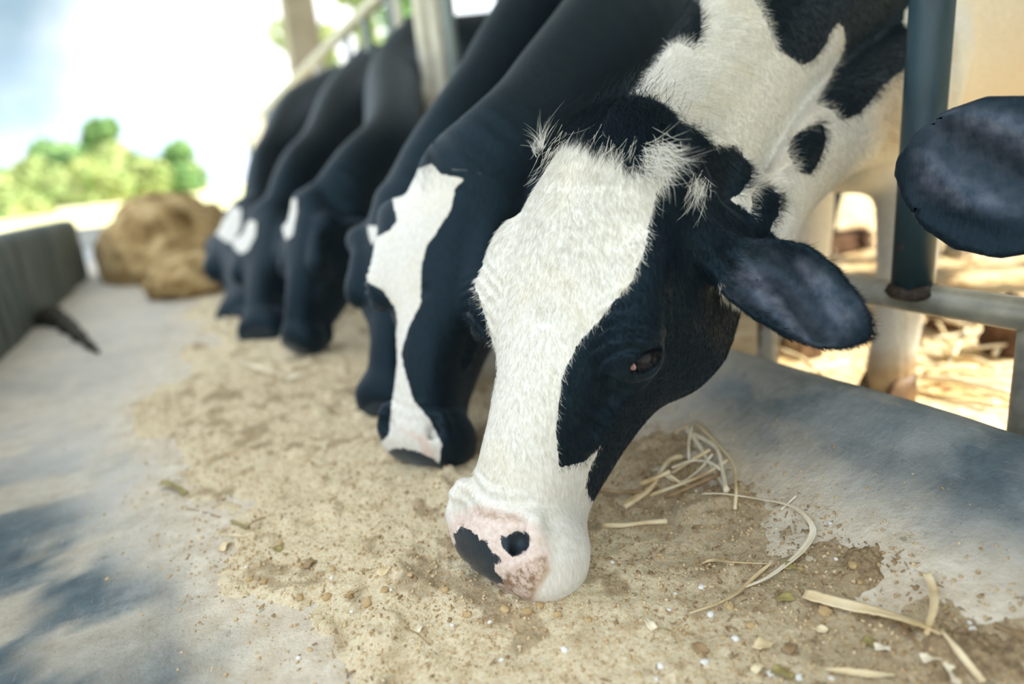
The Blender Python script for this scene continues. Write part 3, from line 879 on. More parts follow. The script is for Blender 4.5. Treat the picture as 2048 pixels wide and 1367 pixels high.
def colourA(pos):
    px = pix(pos)
    q = (pos - OA) @ MA
    dh, d1 = mainA(pos, True)
    head = dh < d1 + .004
    wf = poly_sd(px, W_FACE)
    hidden = (q[:, 2] < -.09) & (q[:, 1] < 0) & (q[:, 0] < .42)
    wf = np.where(hidden, -20, wf)
    wf = np.maximum(wf, np.where(q[:, 1] > .1, poly_sd(px, W_TUFT), -50))
    ear = (q[:, 1] > .15) & (q[:, 2] < -.05) | (q[:, 1] < -.128) & (q[:, 2] < -.09)
    wf = np.where(ear & (q[:, 0] < .2), -20, wf)
    bl = np.full(len(pos), -1e9)
    for B_ in (B_NECK, B_SHOULDER, B_SPOT, B_SPOT2, B_NAPE): bl = np.maximum(bl, poly_sd(px, B_))
    white = np.where(head, wf, -bl)
    return white, px, q, head
whA, pxA, qA, headA = colourA(posA)
def innerA(q, ear=None):
    b_, t_, n_, kw = ear or EARS_A[0]
    b_ = np.array(b_); t_ = np.array(t_); n_ = np.array(n_, float)
    _, (S_, T_) = ear_sdf(q, b_, t_, n_, **kw)
    s_ = (t_ - b_) / np.linalg.norm(t_ - b_); n2 = n_ - n_.dot(s_) * s_; n2 /= np.linalg.norm(n2)
    N_ = (q - b_) @ n2
    n0 = kw['curl'] * (1 - .45 * S_) * np.where(T_ > 0, 2.1, .35) * T_ * T_ * kw['wid'] * 1.4
    m = smooth(.10, .28, S_) * smooth(.97, .82, S_) * smooth(.55, .30, T_) * smooth(-.95, -.7, T_) * (N_ > n0) * (length(q - (b_ + t_) / 2) < .16)
    band_ = .35 + .65 * smooth(-.1, .8, np.cos(T_ * 6.0 + S_ * 9.0 - 1.2))
    return m * band_
attr(A, 'inner', innerA(qA))
attr(A, 'white', np.clip(whA, -40, 40))
SKIN = [(905, 1030), (960, 1012), (1040, 1030), (1085, 1065), (1100, 1110), (1085, 1150), (1060, 1200), (880, 1180), (885, 1070)]
PIGS = [[(905, 1068), (925, 1052), (940, 1058), (958, 1078), (975, 1082), (978, 1096), (998, 1112), (998, 1124), (990, 1128), (990, 1140), (1004, 1150), (1006, 1166), (985, 1166), (970, 1150),
         (945, 1150), (940, 1130), (925, 1118), (912, 1100)],
        [(1003, 1072), (1022, 1070), (1030, 1062), (1045, 1062), (1060, 1070), (1058, 1090), (1042, 1106), (1022, 1114), (1012, 1102), (1003, 1090)]]
front = qA[:, 2] > -.10
skin = poly_sd(pxA, SKIN); pig = np.max([poly_sd(pxA, q_) for q_ in PIGS], 0)
attr(A, 'pink', np.where(front & (qA[:, 0] > .4), np.clip(skin, -40, 12), -40))
attr(A, 'pig', np.where(front & (qA[:, 0] > .4), np.clip(pig, -40, 12), -40))
T1 = poly_sd(pxA, [(930, 1015), (960, 1012), (1030, 1030), (1040, 1042), (990, 1040), (940, 1028)])
T2 = poly_sd(pxA, [(1770, 130), (1822, 120), (1822, 260), (1800, 300), (1765, 300), (1758, 240)])
T3 = poly_sd(pxA, [(905, 1120), (940, 1130), (990, 1160), (1040, 1130), (1092, 1108), (1100, 1140), (1060, 1205), (900, 1190)])
tanv = smooth(-8, 6, T1) * .5 + smooth(-25, 25, T2) * .55 * (~headA) + smooth(-8, 8, T3) * 1.0 * headA
body = ~headA
tanv = np.maximum(tanv, np.where(body, smooth(1.25, 1.7, posA[:, 0]) * (.30 + .35 * fbm(posA, 4, 3, 4)), 0))
tanv = np.maximum(tanv, np.where(body & (posA[:, 2] < .08) & (posA[:, 0] > 1.1), smooth(.08, .0, posA[:, 2] + .06 * (fbm(posA, 25, 3, 6) - .5)), 0))
crease = poly_sd(pxA, [(1690, 60), (1700, 110), (1640, 240), (1560, 350), (1500, 410), (1490, 390), (1560, 320), (1640, 190), (1670, 130)])  # tan shading of the neck fold, painted into the coat colour
tanv = np.maximum(tanv, np.where(body & (posA[:, 0] < 1.35), smooth(-18, 14, crease) * .28, 0))
attr(A, 'tan', np.clip(tanv, 0, 1))
eye_set(A, MA, OA, 1.0, lashes=True)
for t_, k_, f_ in LEGS_A: hoof(A, (f_[0], f_[1], -.058), (-1, -.15, 0))

def sample_tris(pos, Fc, n, wfn):
    tri = np.concatenate([Fc[:, [0, 1, 2]], Fc[:, [0, 2, 3]]])
    a_, b_, c_ = pos[tri[:, 0]], pos[tri[:, 1]], pos[tri[:, 2]]
    area = length(np.cross(b_ - a_, c_ - a_)) * wfn((a_ + b_ + c_) / 3)
    pr = area / area.sum(); idx = RNG.choice(len(tri), n, p=pr)
    r1 = np.sqrt(RNG.random(n))[:, None]; r2 = RNG.random(n)[:, None]
    return (1 - r1) * a_[idx] + r1 * (1 - r2) * b_[idx] + r1 * r2 * c_[idx], tri[idx, 0]

def make_coat(parent, name, roots, nrm, flow, ln, lift, rad, attrs, mat, curl=.25):
    n = len(roots); K = 4
    flow = flow - (flow * nrm).sum(1)[:, None] * nrm
    flow = flow / np.maximum(length(flow), 1e-6)[:, None]
    jit = RNG.normal(0, 1, (n, 3)); side = np.cross(nrm, flow)
    dirv = flow + side * (jit[:, :1] * .22) + nrm * lift[:, None] * (1 + .3 * jit[:, 1:2])
    dirv /= length(dirv)[:, None]
    L = ln * (1 + .25 * jit[:, 2]).clip(.4, 1.6)
    pts = np.zeros((n, K, 3))
    for k_ in range(K):
        t = k_ / (K - 1)
        pts[:, k_] = roots - nrm * .0008 + dirv * (L * t)[:, None] - nrm * (lift * L * .45 * t * t)[:, None] + side * (jit[:, 1] * L * curl * t * t)[:, None]
    cu = bpy.data.hair_curves.new(name); cu.add_curves([K] * n)
    pa = cu.attributes.get('position') or cu.attributes.new('position', 'FLOAT_VECTOR', 'POINT')
    pa.data.foreach_set('vector', pts.astype(np.float32).ravel())
    ra = cu.attributes.new('radius', 'FLOAT', 'POINT')
    ra.data.foreach_set('value', (rad[:, None] * np.array([1, .9, .65, .15])).astype(np.float32).ravel())
    for nm, vals in attrs.items():
        a_ = cu.attributes.new(nm, 'FLOAT', 'POINT'); a_.data.foreach_set('value', np.repeat(vals, K).astype(np.float32))
    cu.materials.append(mat)
    o = bpy.data.objects.new(name, cu); COL.objects.link(o); o.parent = parent; o['kind'] = 'stuff'
    return o

def headflow(q, v_):
    """hair direction in head space: down the face from the whorl, back on the ears"""
    f = np.zeros_like(q)
    f[:, 0] = 1.0; f[:, 1] = np.clip(q[:, 1] * 4.5, -.7, .7); f[:, 2] = -.35
    # above the brow the hair fans out around the whorl
    wx = q[:, 0] - .085; wy = q[:, 1] + .008
    k_ = np.exp(-(wx / .035) ** 2 - (wy / .05) ** 2)
    f[:, 1] += k_ * np.tanh(wy * 70) * .9
    top = smooth(.035, -.005, q[:, 0]); f[:, 2] += top * 1.6; f[:, 1] += top * .4 * np.sign(q[:, 1] - .02)
    ear = (np.abs(q[:, 1]) > .15) & (q[:, 0] < .2) & (q[:, 2] < -.05)
    f[ear] = np.stack([.15 + 0 * q[ear, 0], np.sign(q[ear, 1]), -.05 + 0 * q[ear, 0]], 1)
    return f
def coatA(n):
    cen_cam = CAM
    def w(c):
        q = (c - OA) @ MA
        w_ = np.where(c[:, 0] < 1.25, 1.0, 0.0) * np.where(c[:, 2] > .003, 1, 0)
        w_ *= 1 / np.maximum(length(c - CAM), .6) ** 2
        w_ *= np.where((q[:, 0] < .06) & (length(q) < .2), 1.6, 1)
        nose = poly_sd(pix(c), SKIN); w_ *= np.where((nose > 0) & (q[:, 0] > .42), .10, 1)
        w_ *= np.where(length(q - EYE_L) < .026, .05, 1)
        return w_
    r, vi = sample_tris(posA, FA, n, w)
    wh, px, q, hd = colourA(r)
    nm = nA[vi]
    fl = headflow(q, None) @ MA.T
    axn = np.array([.80, .30, .45])        # the neck hair lies back towards the shoulder and down
    fl = np.where(hd[:, None], fl, np.array([.55, .25, -.35]))
    ln = np.where(hd, .0075 + .004 * smooth(.25, .05, q[:, 0]), .012)
    poll = hd & (length(q - np.array([.0, 0, -.02])) < .085)
    ln = np.where(poll, .014 + .008 * RNG.random(n), ln)
    edge = hd & (q[:, 1] > .15); ln = np.where(edge, .009, ln)
    ln = np.where(hd & (q[:, 0] > .42), .0045, ln); ln = np.where(poll & (wh > 0), .011, ln)
    ln = np.where(hd & (length(q - EYE_L) < .045), .0045, ln)
    ln = np.where(~hd & (posA[vi, 2] > 0) & (nm[:, 2] > .3), .018, ln)
    lift = np.where(poll, .16, .18) + RNG.random(n) * .15
    rad = np.where(poll, .00015, .00017) * (.7 + .6 * RNG.random(n))
    att = {'white': np.clip(wh + RNG.normal(0, 2.5, n), -40, 40)}
    ln = np.where(innerA(q) > .3, .003, ln)
    for nme in ('pink', 'pig', 'tan', 'inner'):
        buf = np.zeros(len(posA), np.float32); A.data.attributes[nme].data.foreach_get('value', buf); att[nme] = buf[vi]
    return make_coat(A, 'coat', r, nm, fl, ln, lift, rad, att, M_HAIR)
coatA(360000)

# poll tufts, whiskers
def tuft(parent, O, Mx, s, spots, att, name='poll_tuft'):
    R_, D_, L_, Wt = [], [], [], []
    for (uv, dirv, ln, cnt, spread, wh) in spots:
        for i in range(cnt):
            b = np.array(uv) + RNG.normal(0, spread, 3) * [1, 1, .4]
            d = np.array(dirv, float) + RNG.normal(0, .20, 3); d /= np.linalg.norm(d)
            R_.append(O + Mx @ (b * s)); D_.append(Mx @ d); L_.append(ln * (.5 + .7 * RNG.random()) * s); Wt.append(wh)
    R_ = np.array(R_); D_ = np.array(D_); L_ = np.array(L_); n = len(R_)
    nm = np.tile(Mx[:, 2], (n, 1))
    z = np.zeros(n)
    return make_coat(parent, name, R_, nm, D_, L_, np.full(n, .10), np.full(n, .00016 * max(1, s)), {'white': np.array(Wt, float), 'pink': z - 40, 'pig': z - 40, 'tan': z}, M_HAIR, curl=.35)
tuft(A, OA, MA, 1.0, [((.012, -.100, -.03), (-.9, -.30, .1), .034, 40, .003, 20), ((.020, -.104, -.03), (-.8, -.55, .1), .024, 20, .003, 20),
                      ((-.012, .03, -.012), (.9, -.15, .05), .026, 2600, .022, -20), ((.002, .075, -.02), (.8, .45, .2), .030, 900, .014, -20),
                      ((.034, .03, .004), (.97, -.1, -.05), .024, 500, .016, 20), ((.030, .080, -.004), (.45, .85, -.1), .034, 420, .010, 20),
                      ((.040, .118, -.05), (.95, .15, -.1), .030, 80, .005, 1.5), ((.034, -.03, .0), (.95, -.2, -.05), .020, 300, .018, 20)], None)
V_ = []
for i in range(24):
    b = np.array([.50 + RNG.normal(0, .02), (-1 if i % 2 else 1) * (.075 + RNG.normal(0, .004)), -.06 + RNG.normal(0, .02)])
    d = np.array([.6, b[1] * 9, .2]) + RNG.normal(0, .3, 3); d /= np.linalg.norm(d)
    p0 = OA + MA @ b; p1 = OA + MA @ (b + d * .012); p2_ = OA + MA @ (b + d * .022 + np.array([.006, 0, 0]))
    V_.append(tube(catmull([p0, p1, p2_], 3), np.linspace(.00022, .00006, 7), 4))
v, f = join(*V_); o = mesh_obj('whiskers', v, f, M_STRAWP, A); o['kind'] = 'stuff'

# --- the cows behind
def cow(label, poll, muzzle, yaw, neck, rn, torso, rt, legs, ears, patches, step=.0075, mouth=0.0, body_white=False, tufts=None, dark_nose=True, pinks=None, det=False):
    poll = np.array(poll, float); muzzle = np.array(muzzle, float)
    Mx, s = frame(poll, muzzle, yaw)
    hc = poll + Mx @ (np.array([.26, 0, -.12]) * s)
    n0 = poll + Mx @ (np.array([.09, 0, -.13]) * s)
    nodes = [n0] + [np.array(q, float) for q in neck]
    def fn(p, parts=False):
        dh = near_head(p, poll, Mx, s, lambda q: head_sdf(q, ears, det, mouth), R0=.40)
        d = limb(p, nodes, [.075 * s] + [q[0] for q in rn], [.11 * s] + [q[1] for q in rn])
        d = smin(d, limb(p, torso, [q[0] for q in rt], [q[1] for q in rt]), .08)
        for L_ in legs: d = smin(d, leg_sdf(p, *L_), .05)
        if parts: return dh, d
        return smin(dh, d, .04)
    h = step
    lo = hc - .40 * s; hi = hc + .40 * s
    tx = max(q[0] for q in torso) + .5
    nlo = np.min(np.array(nodes + [np.array(t_) for t_ in torso]), 0) - .45; nhi = np.max(np.array(nodes + [np.array(t_) for t_ in torso]), 0) + .45
    xs_ = axis((max(lo[0], -.5), hi[0] + .1, h), (hi[0] + .1, nhi[0], .03))
    ys_ = axis((min(nlo[1], lo[1]), lo[1] + .02, .03), (lo[1] + .02, hi[1] - .02, h), (hi[1] - .02, max(nhi[1], hi[1]), .03))
    zs_ = axis((-.09, hi[2], h), (hi[2], max(nhi[2], hi[2]), .03))
    o, pos, Fc, nn = build_body('cow', fn, xs_, ys_, zs_, M_FUR2, mx=h * .8)
    tag(o, label, 'cow', 'cows feeding in a row at the trough')
    px = pix(pos); q = (pos - poll) @ Mx / s
    dh, db_ = fn(pos, True); head = dh < db_ + .004
    wh = np.full(len(pos), -1e3)
    for pl in patches: wh = np.maximum(wh, poly_sd(px, pl))
    wh = np.where(head & (q[:, 2] > -.11), wh, -30)
    attr(o, 'white', np.clip(wh, -40, 40))
    pk = np.full(len(pos), -40.0)
    for pl in (pinks or []): pk = np.maximum(pk, poly_sd(px, pl))
    attr(o, 'pink', np.where(head & (q[:, 2] > -.14), np.clip(pk, -40, 10), -40))
    pg = ell(q, (.54, 0, -.045), (.045, .06, .05)) * -700
    attr(o, 'pig', np.clip(pg, -40, 10)); attr(o, 'tan', np.zeros(len(pos)))
    attr(o, 'inner', np.max([innerA(q, e_) for e_ in ears], 0))
    eye_set(o, Mx, poll, s)
    for L_ in legs: hoof(o, (L_[2][0], L_[2][1], -.058), (-1, -.1, 0))
    if tufts: tuft(o, poll, Mx, s, tufts, None)
    return o, Mx, s, poll
EAR_N = lambda sd, tip=(.11, .30, -.13), nrm=(.10, .05, 1.0), **k: ((.085, sd * .112, -.10), (tip[0], sd * tip[1], tip[2]), (nrm[0], sd * nrm[1], nrm[2]), dict(dict(curl=.34, wid=.05), **k))
EARB = EAR_N(1, (.05, .19, -.25), (.1, .9, .4)); EARB2 = EAR_N(-1, (.05, .13, -.27), (.1, .95, .2))

def legs_at(x, y, xh=1.35):
    return [((x, y - .12, .6), (x - .02, y - .12, .25), (x - .03, y - .12, -.02)), ((x, y + .12, .6), (x - .02, y + .12, .25), (x + .02, y + .12, -.02)),
            ((x + xh, y - .12, .6), (x + xh + .08, y - .12, .3), (x + xh, y - .12, -.02)), ((x + xh, y + .12, .6), (x + xh + .08, y + .12, .3), (x + xh, y + .12, -.02))]
def mz(px, py, z=.05): return onz(px, py, z)
TB = [(.225, .31), (.27, .36), (.25, .34)]
def torso_at(x, y, z=.92): return [(x, y, z), (x + .7, y + .04, z), (x + 1.4, y + .05, z)]

# B: white blaze, second in the row
W_B = [(803, 350), (820, 334), (840, 336), (864, 327), (879, 347), (928, 357), (910, 377), (902, 418), (874, 464), (854, 490), (843, 531), (842, 587), (841, 608), (818, 654),
       (802, 705), (808, 736), (828, 802), (859, 838), (884, 889), (877, 935), (877, 990), (740, 990), (740, 900), (778, 870), (784, 792), (786, 720), (795, 640), (790, 615), (766, 580),
       (730, 560), (740, 480), (780, 460), (795, 440), (785, 400)]
cow('black cow with a long white blaze, its face beside the large white-faced cow', P(880, 322, 1.12), mz(806, 945, .02), .52,
    [P(1000, 365, 1.16), P(1105, 250, 1.24), P(1245, 60, 1.42), (1.2, 1.66, .98)], [(.075, .12), (.085, .13), (.11, .16), (.17, .26)], torso_at(1.35, 1.80, .88), TB, legs_at(1.35, 1.84),
    [EARB, EARB2], [W_B], step=.0048, det=True, tufts=[((-.01, .0, .0), (.9, .1, .1), .035, 500, .022, -20), ((-.01, .04, .0), (.8, .7, .1), .040, 250, .016, -20), ((.0, .03, .0), (.5, .8, .1), .030, 160, .016, 20)],
    pinks=[[(800, 860), (850, 870), (870, 905), (860, 940), (840, 935), (845, 890)]])
# C: mostly hidden behind B
cow('nearly hidden black cow with a small white teardrop mark on its forehead', P(792, 388, 1.46), mz(757, 838, .02), .42,
    [P(895, 345, 1.50), P(1000, 195, 1.60), P(1085, 50, 1.78), (1.2, 2.2, .98)], [(.075, .11), (.085, .13), (.11, .16), (.17, .26)], torso_at(1.35, 2.46, .88), TB, legs_at(1.35, 2.48),
    [EARB, EARB2], [[(735, 450), (755, 452), (758, 470), (746, 492), (738, 475)]])
# D: seen nearly from the side, narrow white stripe
cow('black cow seen from the side with a narrow pale stripe and a cupped dark ear', P(598, 398, 1.90), mz(568, 706, .03), 1.02,
    [P(718, 378, 2.0), P(782, 300, 2.22), (.86, 2.95, .76), (1.15, 3.35, .90)], [(.08, .12), (.09, .14), (.12, .20), (.17, .27)], torso_at(1.38, 3.5, .88), TB, legs_at(1.40, 3.5),
    [EAR_N(1, (.085, .17, -.29), (.45, .8, .2), curl=.6, wid=.060, thk=.003), EARB2], [[(568, 405), (592, 395), (594, 420), (585, 470), (572, 480), (560, 440)], [(538, 672), (562, 672), (560, 694), (540, 694)]], mouth=.018)
# E
cow('black cow with a white heart-shaped star, fourth face along the row from the white-faced cow', P(520, 416, 2.40), mz(497, 672, .03), .75,
    [P(600, 372, 2.55), P(648, 315, 2.75), P(695, 240, 3.2), (1.10, 4.1, .90)], [(.08, .12), (.09, .14), (.12, .20), (.17, .27)], torso_at(1.38, 4.25, .88), TB, legs_at(1.40, 4.25),
    [EAR_N(1, (.06, .20, -.22), (.3, .7, .6)), EARB2], [[(500, 440), (512, 444), (511, 470), (496, 500), (480, 508), (464, 490), (480, 462)]])
# F
cow('farthest black cow in the row, white star showing behind the next head', P(480, 408, 3.05), mz(468, 628, .03), .62,
    [P(530, 360, 3.3), P(556, 310, 3.5), P(600, 245, 4.0), (1.05, 4.95, .90)], [(.08, .12), (.09, .14), (.12, .19), (.17, .27)], torso_at(1.35, 5.1, .86), TB, legs_at(1.35, 5.1),
    [EARB, EARB2], [[(462, 410), (482, 418), (481, 455), (466, 487), (450, 482), (432, 468), (438, 445), (452, 435)]])
# G: head just past the right edge of the frame, only its ear reaches in
gp = P(2622, -38, .50)
cow('dark blurred cow ear reaching in at the right edge in front of the blue post', gp, (.56, .10, .03), .25,
    [(1.0, -.10, .70), (1.45, -.45, .85)], [(.10, .15), (.18, .26)], [(1.4, -.5, .85), (2.1, -.7, .85), (2.7, -.8, .85)], TB, legs_at(1.42, -.6),
    [EAR_N(1), ((.085, -.105, -.085), (.03, -.315, -.03), (.35, -.1, 1.0), dict(curl=.12, wid=.076, thk=.003))], [], step=.0065)

# ------------------------------------------------------------------ feed layer
xl = np.array([[.15, -.02], [.646, .00], [.80, .02], [1.2, -.12], [1.7, -.20], [2.4, -.10], [3.2, -.10], [4.2, -.15], [6, -.3]])
def feed_cover(X, Y):
    p = np.stack([X, Y], -1)
    nl = (fbm(p * [1, .6], 7, 5, 11) - .5) * .20
    left = X - np.interp(Y, xl[:, 0], xl[:, 1]) + nl
    right = np.interp(Y, [0, .4, .6, .8, 1.0, 1.6, 6], [.60, .58, .60, .62, .60, .52, .5]) - X + (fbm(p, 9, 5, 12) - .5) * .20
    m = np.minimum(left * 1.2, right * 1.1)
    bare = (fbm(p * [1, .8], 9, 4, 14) - .56) * .30 * smooth(.30, .50, X) + (fbm(p * [.9, .35], 6, 4, 15) - .60) * .25
    return m - np.maximum(bare, -.02)
def feed_h(X, Y):
    p = np.stack([X, Y], -1)
    m = feed_cover(X, Y)
    h = .0085 * smooth(-.02, .09, m) + .004 * smooth(.05, .25, m)
    rough = (fbm(p, 38, 3, 16) - .5) * .009 + (fbm(p, 120, 3, 17) - .5) * .0050 + (fbm(p, 12, 3, 18) - .5) * .010
    lump = .012 * smooth(.60, .78, fbm(p, 16, 3, 19))
    return h + rough * smooth(-.03, .05, m) + lump * smooth(.0, .05, m)
def top_z(X, Y):
    z0 = trough_z(X, Y); m = feed_cover(X, Y)
    return z0 - .004 + feed_h(X, Y) * smooth(-.06, .02, m) - .010 * smooth(.0, -.05, m)
cv = feed_cover(TV[:, 0], TV[:, 1])
dust = smooth(-.17, -.01, cv) * (.75 + .25 * fbm(TV[:, :2], 20, 3, 78)) * smooth(.75, .62, TV[:, 0])
dust = np.maximum(dust, smooth(.95, 1.7, TV[:, 1] + .5 * TV[:, 0]) * smooth(.6, .45, TV[:, 0]) * (.30 + .45 * fbm(TV[:, :2] * [1, .5], 6, 4, 77)))
dust = np.maximum(dust, smooth(.9, .7, TV[:, 0]) * smooth(.50, .62, fbm(TV[:, :2], 7, 4, 33)) * .6 * smooth(.6, .9, TV[:, 1]))
attr(tr, 'dust', dust)
ysf = np.concatenate([np.arange(.12, .95, .0038), np.arange(.95, 1.6, .008), np.arange(1.6, 6.5, .03)])
xsf = np.arange(-.40, .74, .0045)
V, Fc = gridmesh(xsf, ysf, top_z)
mcov = feed_cover(V[:, 0], V[:, 1])
keep = (mcov[Fc] > -.05).any(1); Fc = Fc[keep]
used = np.unique(Fc); mp_ = np.full(len(V), -1); mp_[used] = np.arange(len(used)); V = V[used]; Fc = mp_[Fc]
fe = mesh_obj('ground_feed', V, Fc, M_FEED)
tag(fe, 'layer of loose yellow brown meal spread along the trough bed', 'feed', kind='stuff')
damp = smooth(.36, .56, V[:, 0] + .12 * (fbm(V[:, :2], 8, 4, 22) - .5)) * (.45 + .55 * fbm(V[:, :2], 14, 3, 23)) * smooth(1.6, .9, V[:, 1])
damp = np.maximum(damp, .8 * smooth(.60, .72, fbm(V[:, :2], 22, 4, 24)))
attr(fe, 'damp', damp * .9)

def ico(center, r, sq, seed):
    g = (1 + 5 ** .5) / 2
    v = np.array([(-1, g, 0), (1, g, 0), (-1, -g, 0), (1, -g, 0), (0, -1, g), (0, 1, g), (0, -1, -g), (0, 1, -g), (g, 0, -1), (g, 0, 1), (-g, 0, -1), (-g, 0, 1)], float)
    v /= np.linalg.norm(v[0])
    return v
ICO = ico(None, 1, 1, 0)
ICOF = np.array([(0, 11, 5), (0, 5, 1), (0, 1, 7), (0, 7, 10), (0, 10, 11), (1, 5, 9), (5, 11, 4), (11, 10, 2), (10, 7, 6), (7, 1, 8), (3, 9, 4), (3, 4, 2), (3, 2, 6), (3, 6, 8), (3, 8, 9),
                 (4, 9, 5), (2, 4, 11), (6, 2, 10), (8, 6, 7), (9, 8, 1)])
def rot_rand(n):
    q = RNG.normal(0, 1, (n, 4)); q /= np.linalg.norm(q, axis=1)[:, None]; a, b, c, d = q.T
    return np.stack([np.stack([1 - 2 * (c * c + d * d), 2 * (b * c - a * d), 2 * (b * d + a * c)], -1),
                     np.stack([2 * (b * c + a * d), 1 - 2 * (b * b + d * d), 2 * (c * d - a * b)], -1),
                     np.stack([2 * (b * d - a * c), 2 * (c * d + a * b), 1 - 2 * (b * b + c * c)], -1)], 1)
def scatter(name, n, smin_, smax_, mat, label, cat, cond, flat=(1, .8, .6), parent=None):
    X = RNG.uniform(-.25, .72, n * 5); Y = .14 + RNG.random(n * 5) ** 1.5 * 1.7
    m = feed_cover(X, Y); ok = cond(X, Y, m); X = X[ok][:n]; Y = Y[ok][:n]; n = len(X)
    s = smin_ + (smax_ - smin_) * RNG.random(n) ** 3
    Z = np.maximum(top_z(X, Y), trough_z(X, Y)) + s * .25
    R_ = rot_rand(n)
    sc = s[:, None, None] * np.array(flat) * (1 + .35 * RNG.normal(0, 1, (n, 12, 3))).clip(.5, 1.5)
    v = np.einsum('nij,nkj->nki', R_, ICO[None] * sc) + np.stack([X, Y, Z], -1)[:, None]
    f = (ICOF[None] + (np.arange(n) * 12)[:, None, None]).reshape(-1, 3)
    o = mesh_obj(name, v.reshape(-1, 3), f, mat, smooth=False); tag(o, label, cat, kind='stuff'); return o
scatter('feed_crumbs', 34000, .0005, .0032, M_CRUMB, 'countless small crumbs lying on the loose meal', 'crumbs', lambda X, Y, m: (m + .07 * RNG.normal(0, 1, len(m)) > .0))
scatter('bran_flakes', 5000, .0012, .0042, M_STRAWB, 'tiny brown husk flakes scattered through the meal', 'flakes', lambda X, Y, m: (m > -.01) & (RNG.random(len(m)) < .25 + .75 * (X > .35)), flat=(1.3, .7, .18))

# ------------------------------------------------------------------ single scraps, grains, stalks
def surf(px, py, lift=0.0):
    """point of the trough surface seen at this pixel of the layout"""
    t = .45
    r = ray(px, py)
    for i in range(700):
        q = CAM + r * t
        z = max(float(trough_z(np.array([q[0]]), np.array([q[1]]))[0]), float(top_z(np.array([q[0]]), np.array([q[1]]))[0]) if q[0] < .73 else -9)
        if q[2] <= z: break
        t += max((q[2] - z) * .6, .0006)
    return CAM + r * t + np.array([0, 0, lift])
def ribbon(pts, wid, th, mat, name, label, cat, group=None, cup=.25, seed=0, lift=.003):
    """split stalk or leaf blade: curved strip with thickness and a shallow channel"""
    pts = catmull(pts, 8); n = len(pts); rs = np.random.default_rng(seed)
    wid = np.interp(np.linspace(0, 1, n), np.linspace(0, 1, len(wid)), wid) * (1 + .06 * rs.normal(0, 1, n))
    V, Fc = [], []; K = 7
    for i in range(n):
        t = pts[min(i + 1, n - 1)] - pts[max(i - 1, 0)]; t /= np.linalg.norm(t)
        sd_ = np.cross(t, [0, 0, 1]); sd_ /= np.linalg.norm(sd_); up = np.cross(sd_, t)
        tw = .35 * math.sin(i / n * 5 + seed); sd2 = sd_ * math.cos(tw) + up * math.sin(tw); up2 = np.cross(sd2, t)
        for side in (1, -1):
            for j in range(K):
                a_ = (j / (K - 1) * 2 - 1) * side
                V.append(pts[i] + sd2 * a_ * wid[i] / 2 + up2 * (cup * wid[i] * (a_ * a_) * .5 + side * th / 2 + .0004 * math.sin(a_ * 9)) + np.array([0, 0, lift]))
    M2 = 2 * K
    for i in range(n - 1):
        for j in range(M2): Fc.append((i * M2 + j, i * M2 + (j + 1) % M2, (i + 1) * M2 + (j + 1) % M2, (i + 1) * M2 + j))
    Fc.append(tuple(range(M2))[::-1]); Fc.append(tuple((n - 1) * M2 + j for j in range(M2)))
    o = mesh_obj(name, V, Fc, mat); tag(o, label, cat, group); return o
def stalk(pxs, r, mat, label, group=None, name='straw_stalk', lifts=None, cat='straw'):
    pts = [surf(*q) + np.array([0, 0, r + (lifts[i] if lifts else 0)]) for i, q in enumerate(pxs)]
    pts = catmull(pts, 5); n = len(pts)
    rr = r * (1 + .12 * np.sin(np.linspace(0, 9, n)))
    v, f = tube(pts, rr, 10); o = mesh_obj(name, v, f, mat); tag(o, label, cat, group); return o
def rb(pxs, wid, mat, label, name='dry_leaf_blade', cat='leaf blade', group=None, lifts=None, th=.0009, seed=0, cup=.25):
    pts = [surf(*q) + np.array([0, 0, (lifts[i] if lifts else .001)]) for i, q in enumerate(pxs)]
    return ribbon(pts, wid, th, mat, name, label, cat, group, seed=seed, cup=cup)

rb([(1405, 995), (1450, 1000), (1520, 1012), (1575, 1022), (1610, 1042), (1626, 1075), (1605, 1112), (1570, 1140), (1530, 1165), (1490, 1180)], [.005, .007, .008, .0065, .006, .008, .009, .007, .004, .002],
   M_STRAWP, 'long pale dry leaf blade curling like a hook on the brown meal', seed=1, lifts=[.003, .006, .007, .006, .004, .005, .005, .003, .002, .001])
rb([(1545, 1130), (1520, 1150), (1490, 1178), (1470, 1195), (1430, 1215), (1380, 1232)], [.002, .004, .0045, .004, .002, .001], M_STRAW, 'torn end strip of leaf below the hooked pale blade', seed=2)
rb([(1405, 1132), (1425, 1126), (1470, 1130), (1540, 1133)], [.002, .005, .002, .0015], M_STRAW, 'thin dry leaf sliver pointing left beside the hooked pale blade', seed=3)
rb([(1608, 1195), (1680, 1218), (1760, 1240), (1835, 1262), (1885, 1277)], [.0125, .013, .0125, .013, .011], M_STRAW, 'broad flat split stalk lying across the lower right of the trough', name='split_stalk', cat='stalk', seed=4, cup=.12, th=.0022,
   lifts=[.002, .004, .006, .005, .003])
rb([(1853, 1158), (1862, 1195), (1864, 1240), (1852, 1285)], [.0085, .0085, .008, .004], M_STRAW, 'short upright-looking split stalk crossing the end of the broad flat one', name='split_stalk', cat='stalk', seed=5, cup=.5, th=.0016,
   lifts=[.004, .008, .012, .006])
rb([(1790, 1252), (1815, 1275), (1830, 1290), (1845, 1312)], [.003, .005, .004, .002], M_STRAWB, 'small narrow brown blade below the broad flat stalk', seed=6)
rb([(1985, 1255), (2020, 1270), (2070, 1292)], [.008, .008, .007], M_STRAWB, 'stubby brown stalk cut off by the right edge of the picture', name='split_stalk', cat='stalk', seed=7, th=.002)
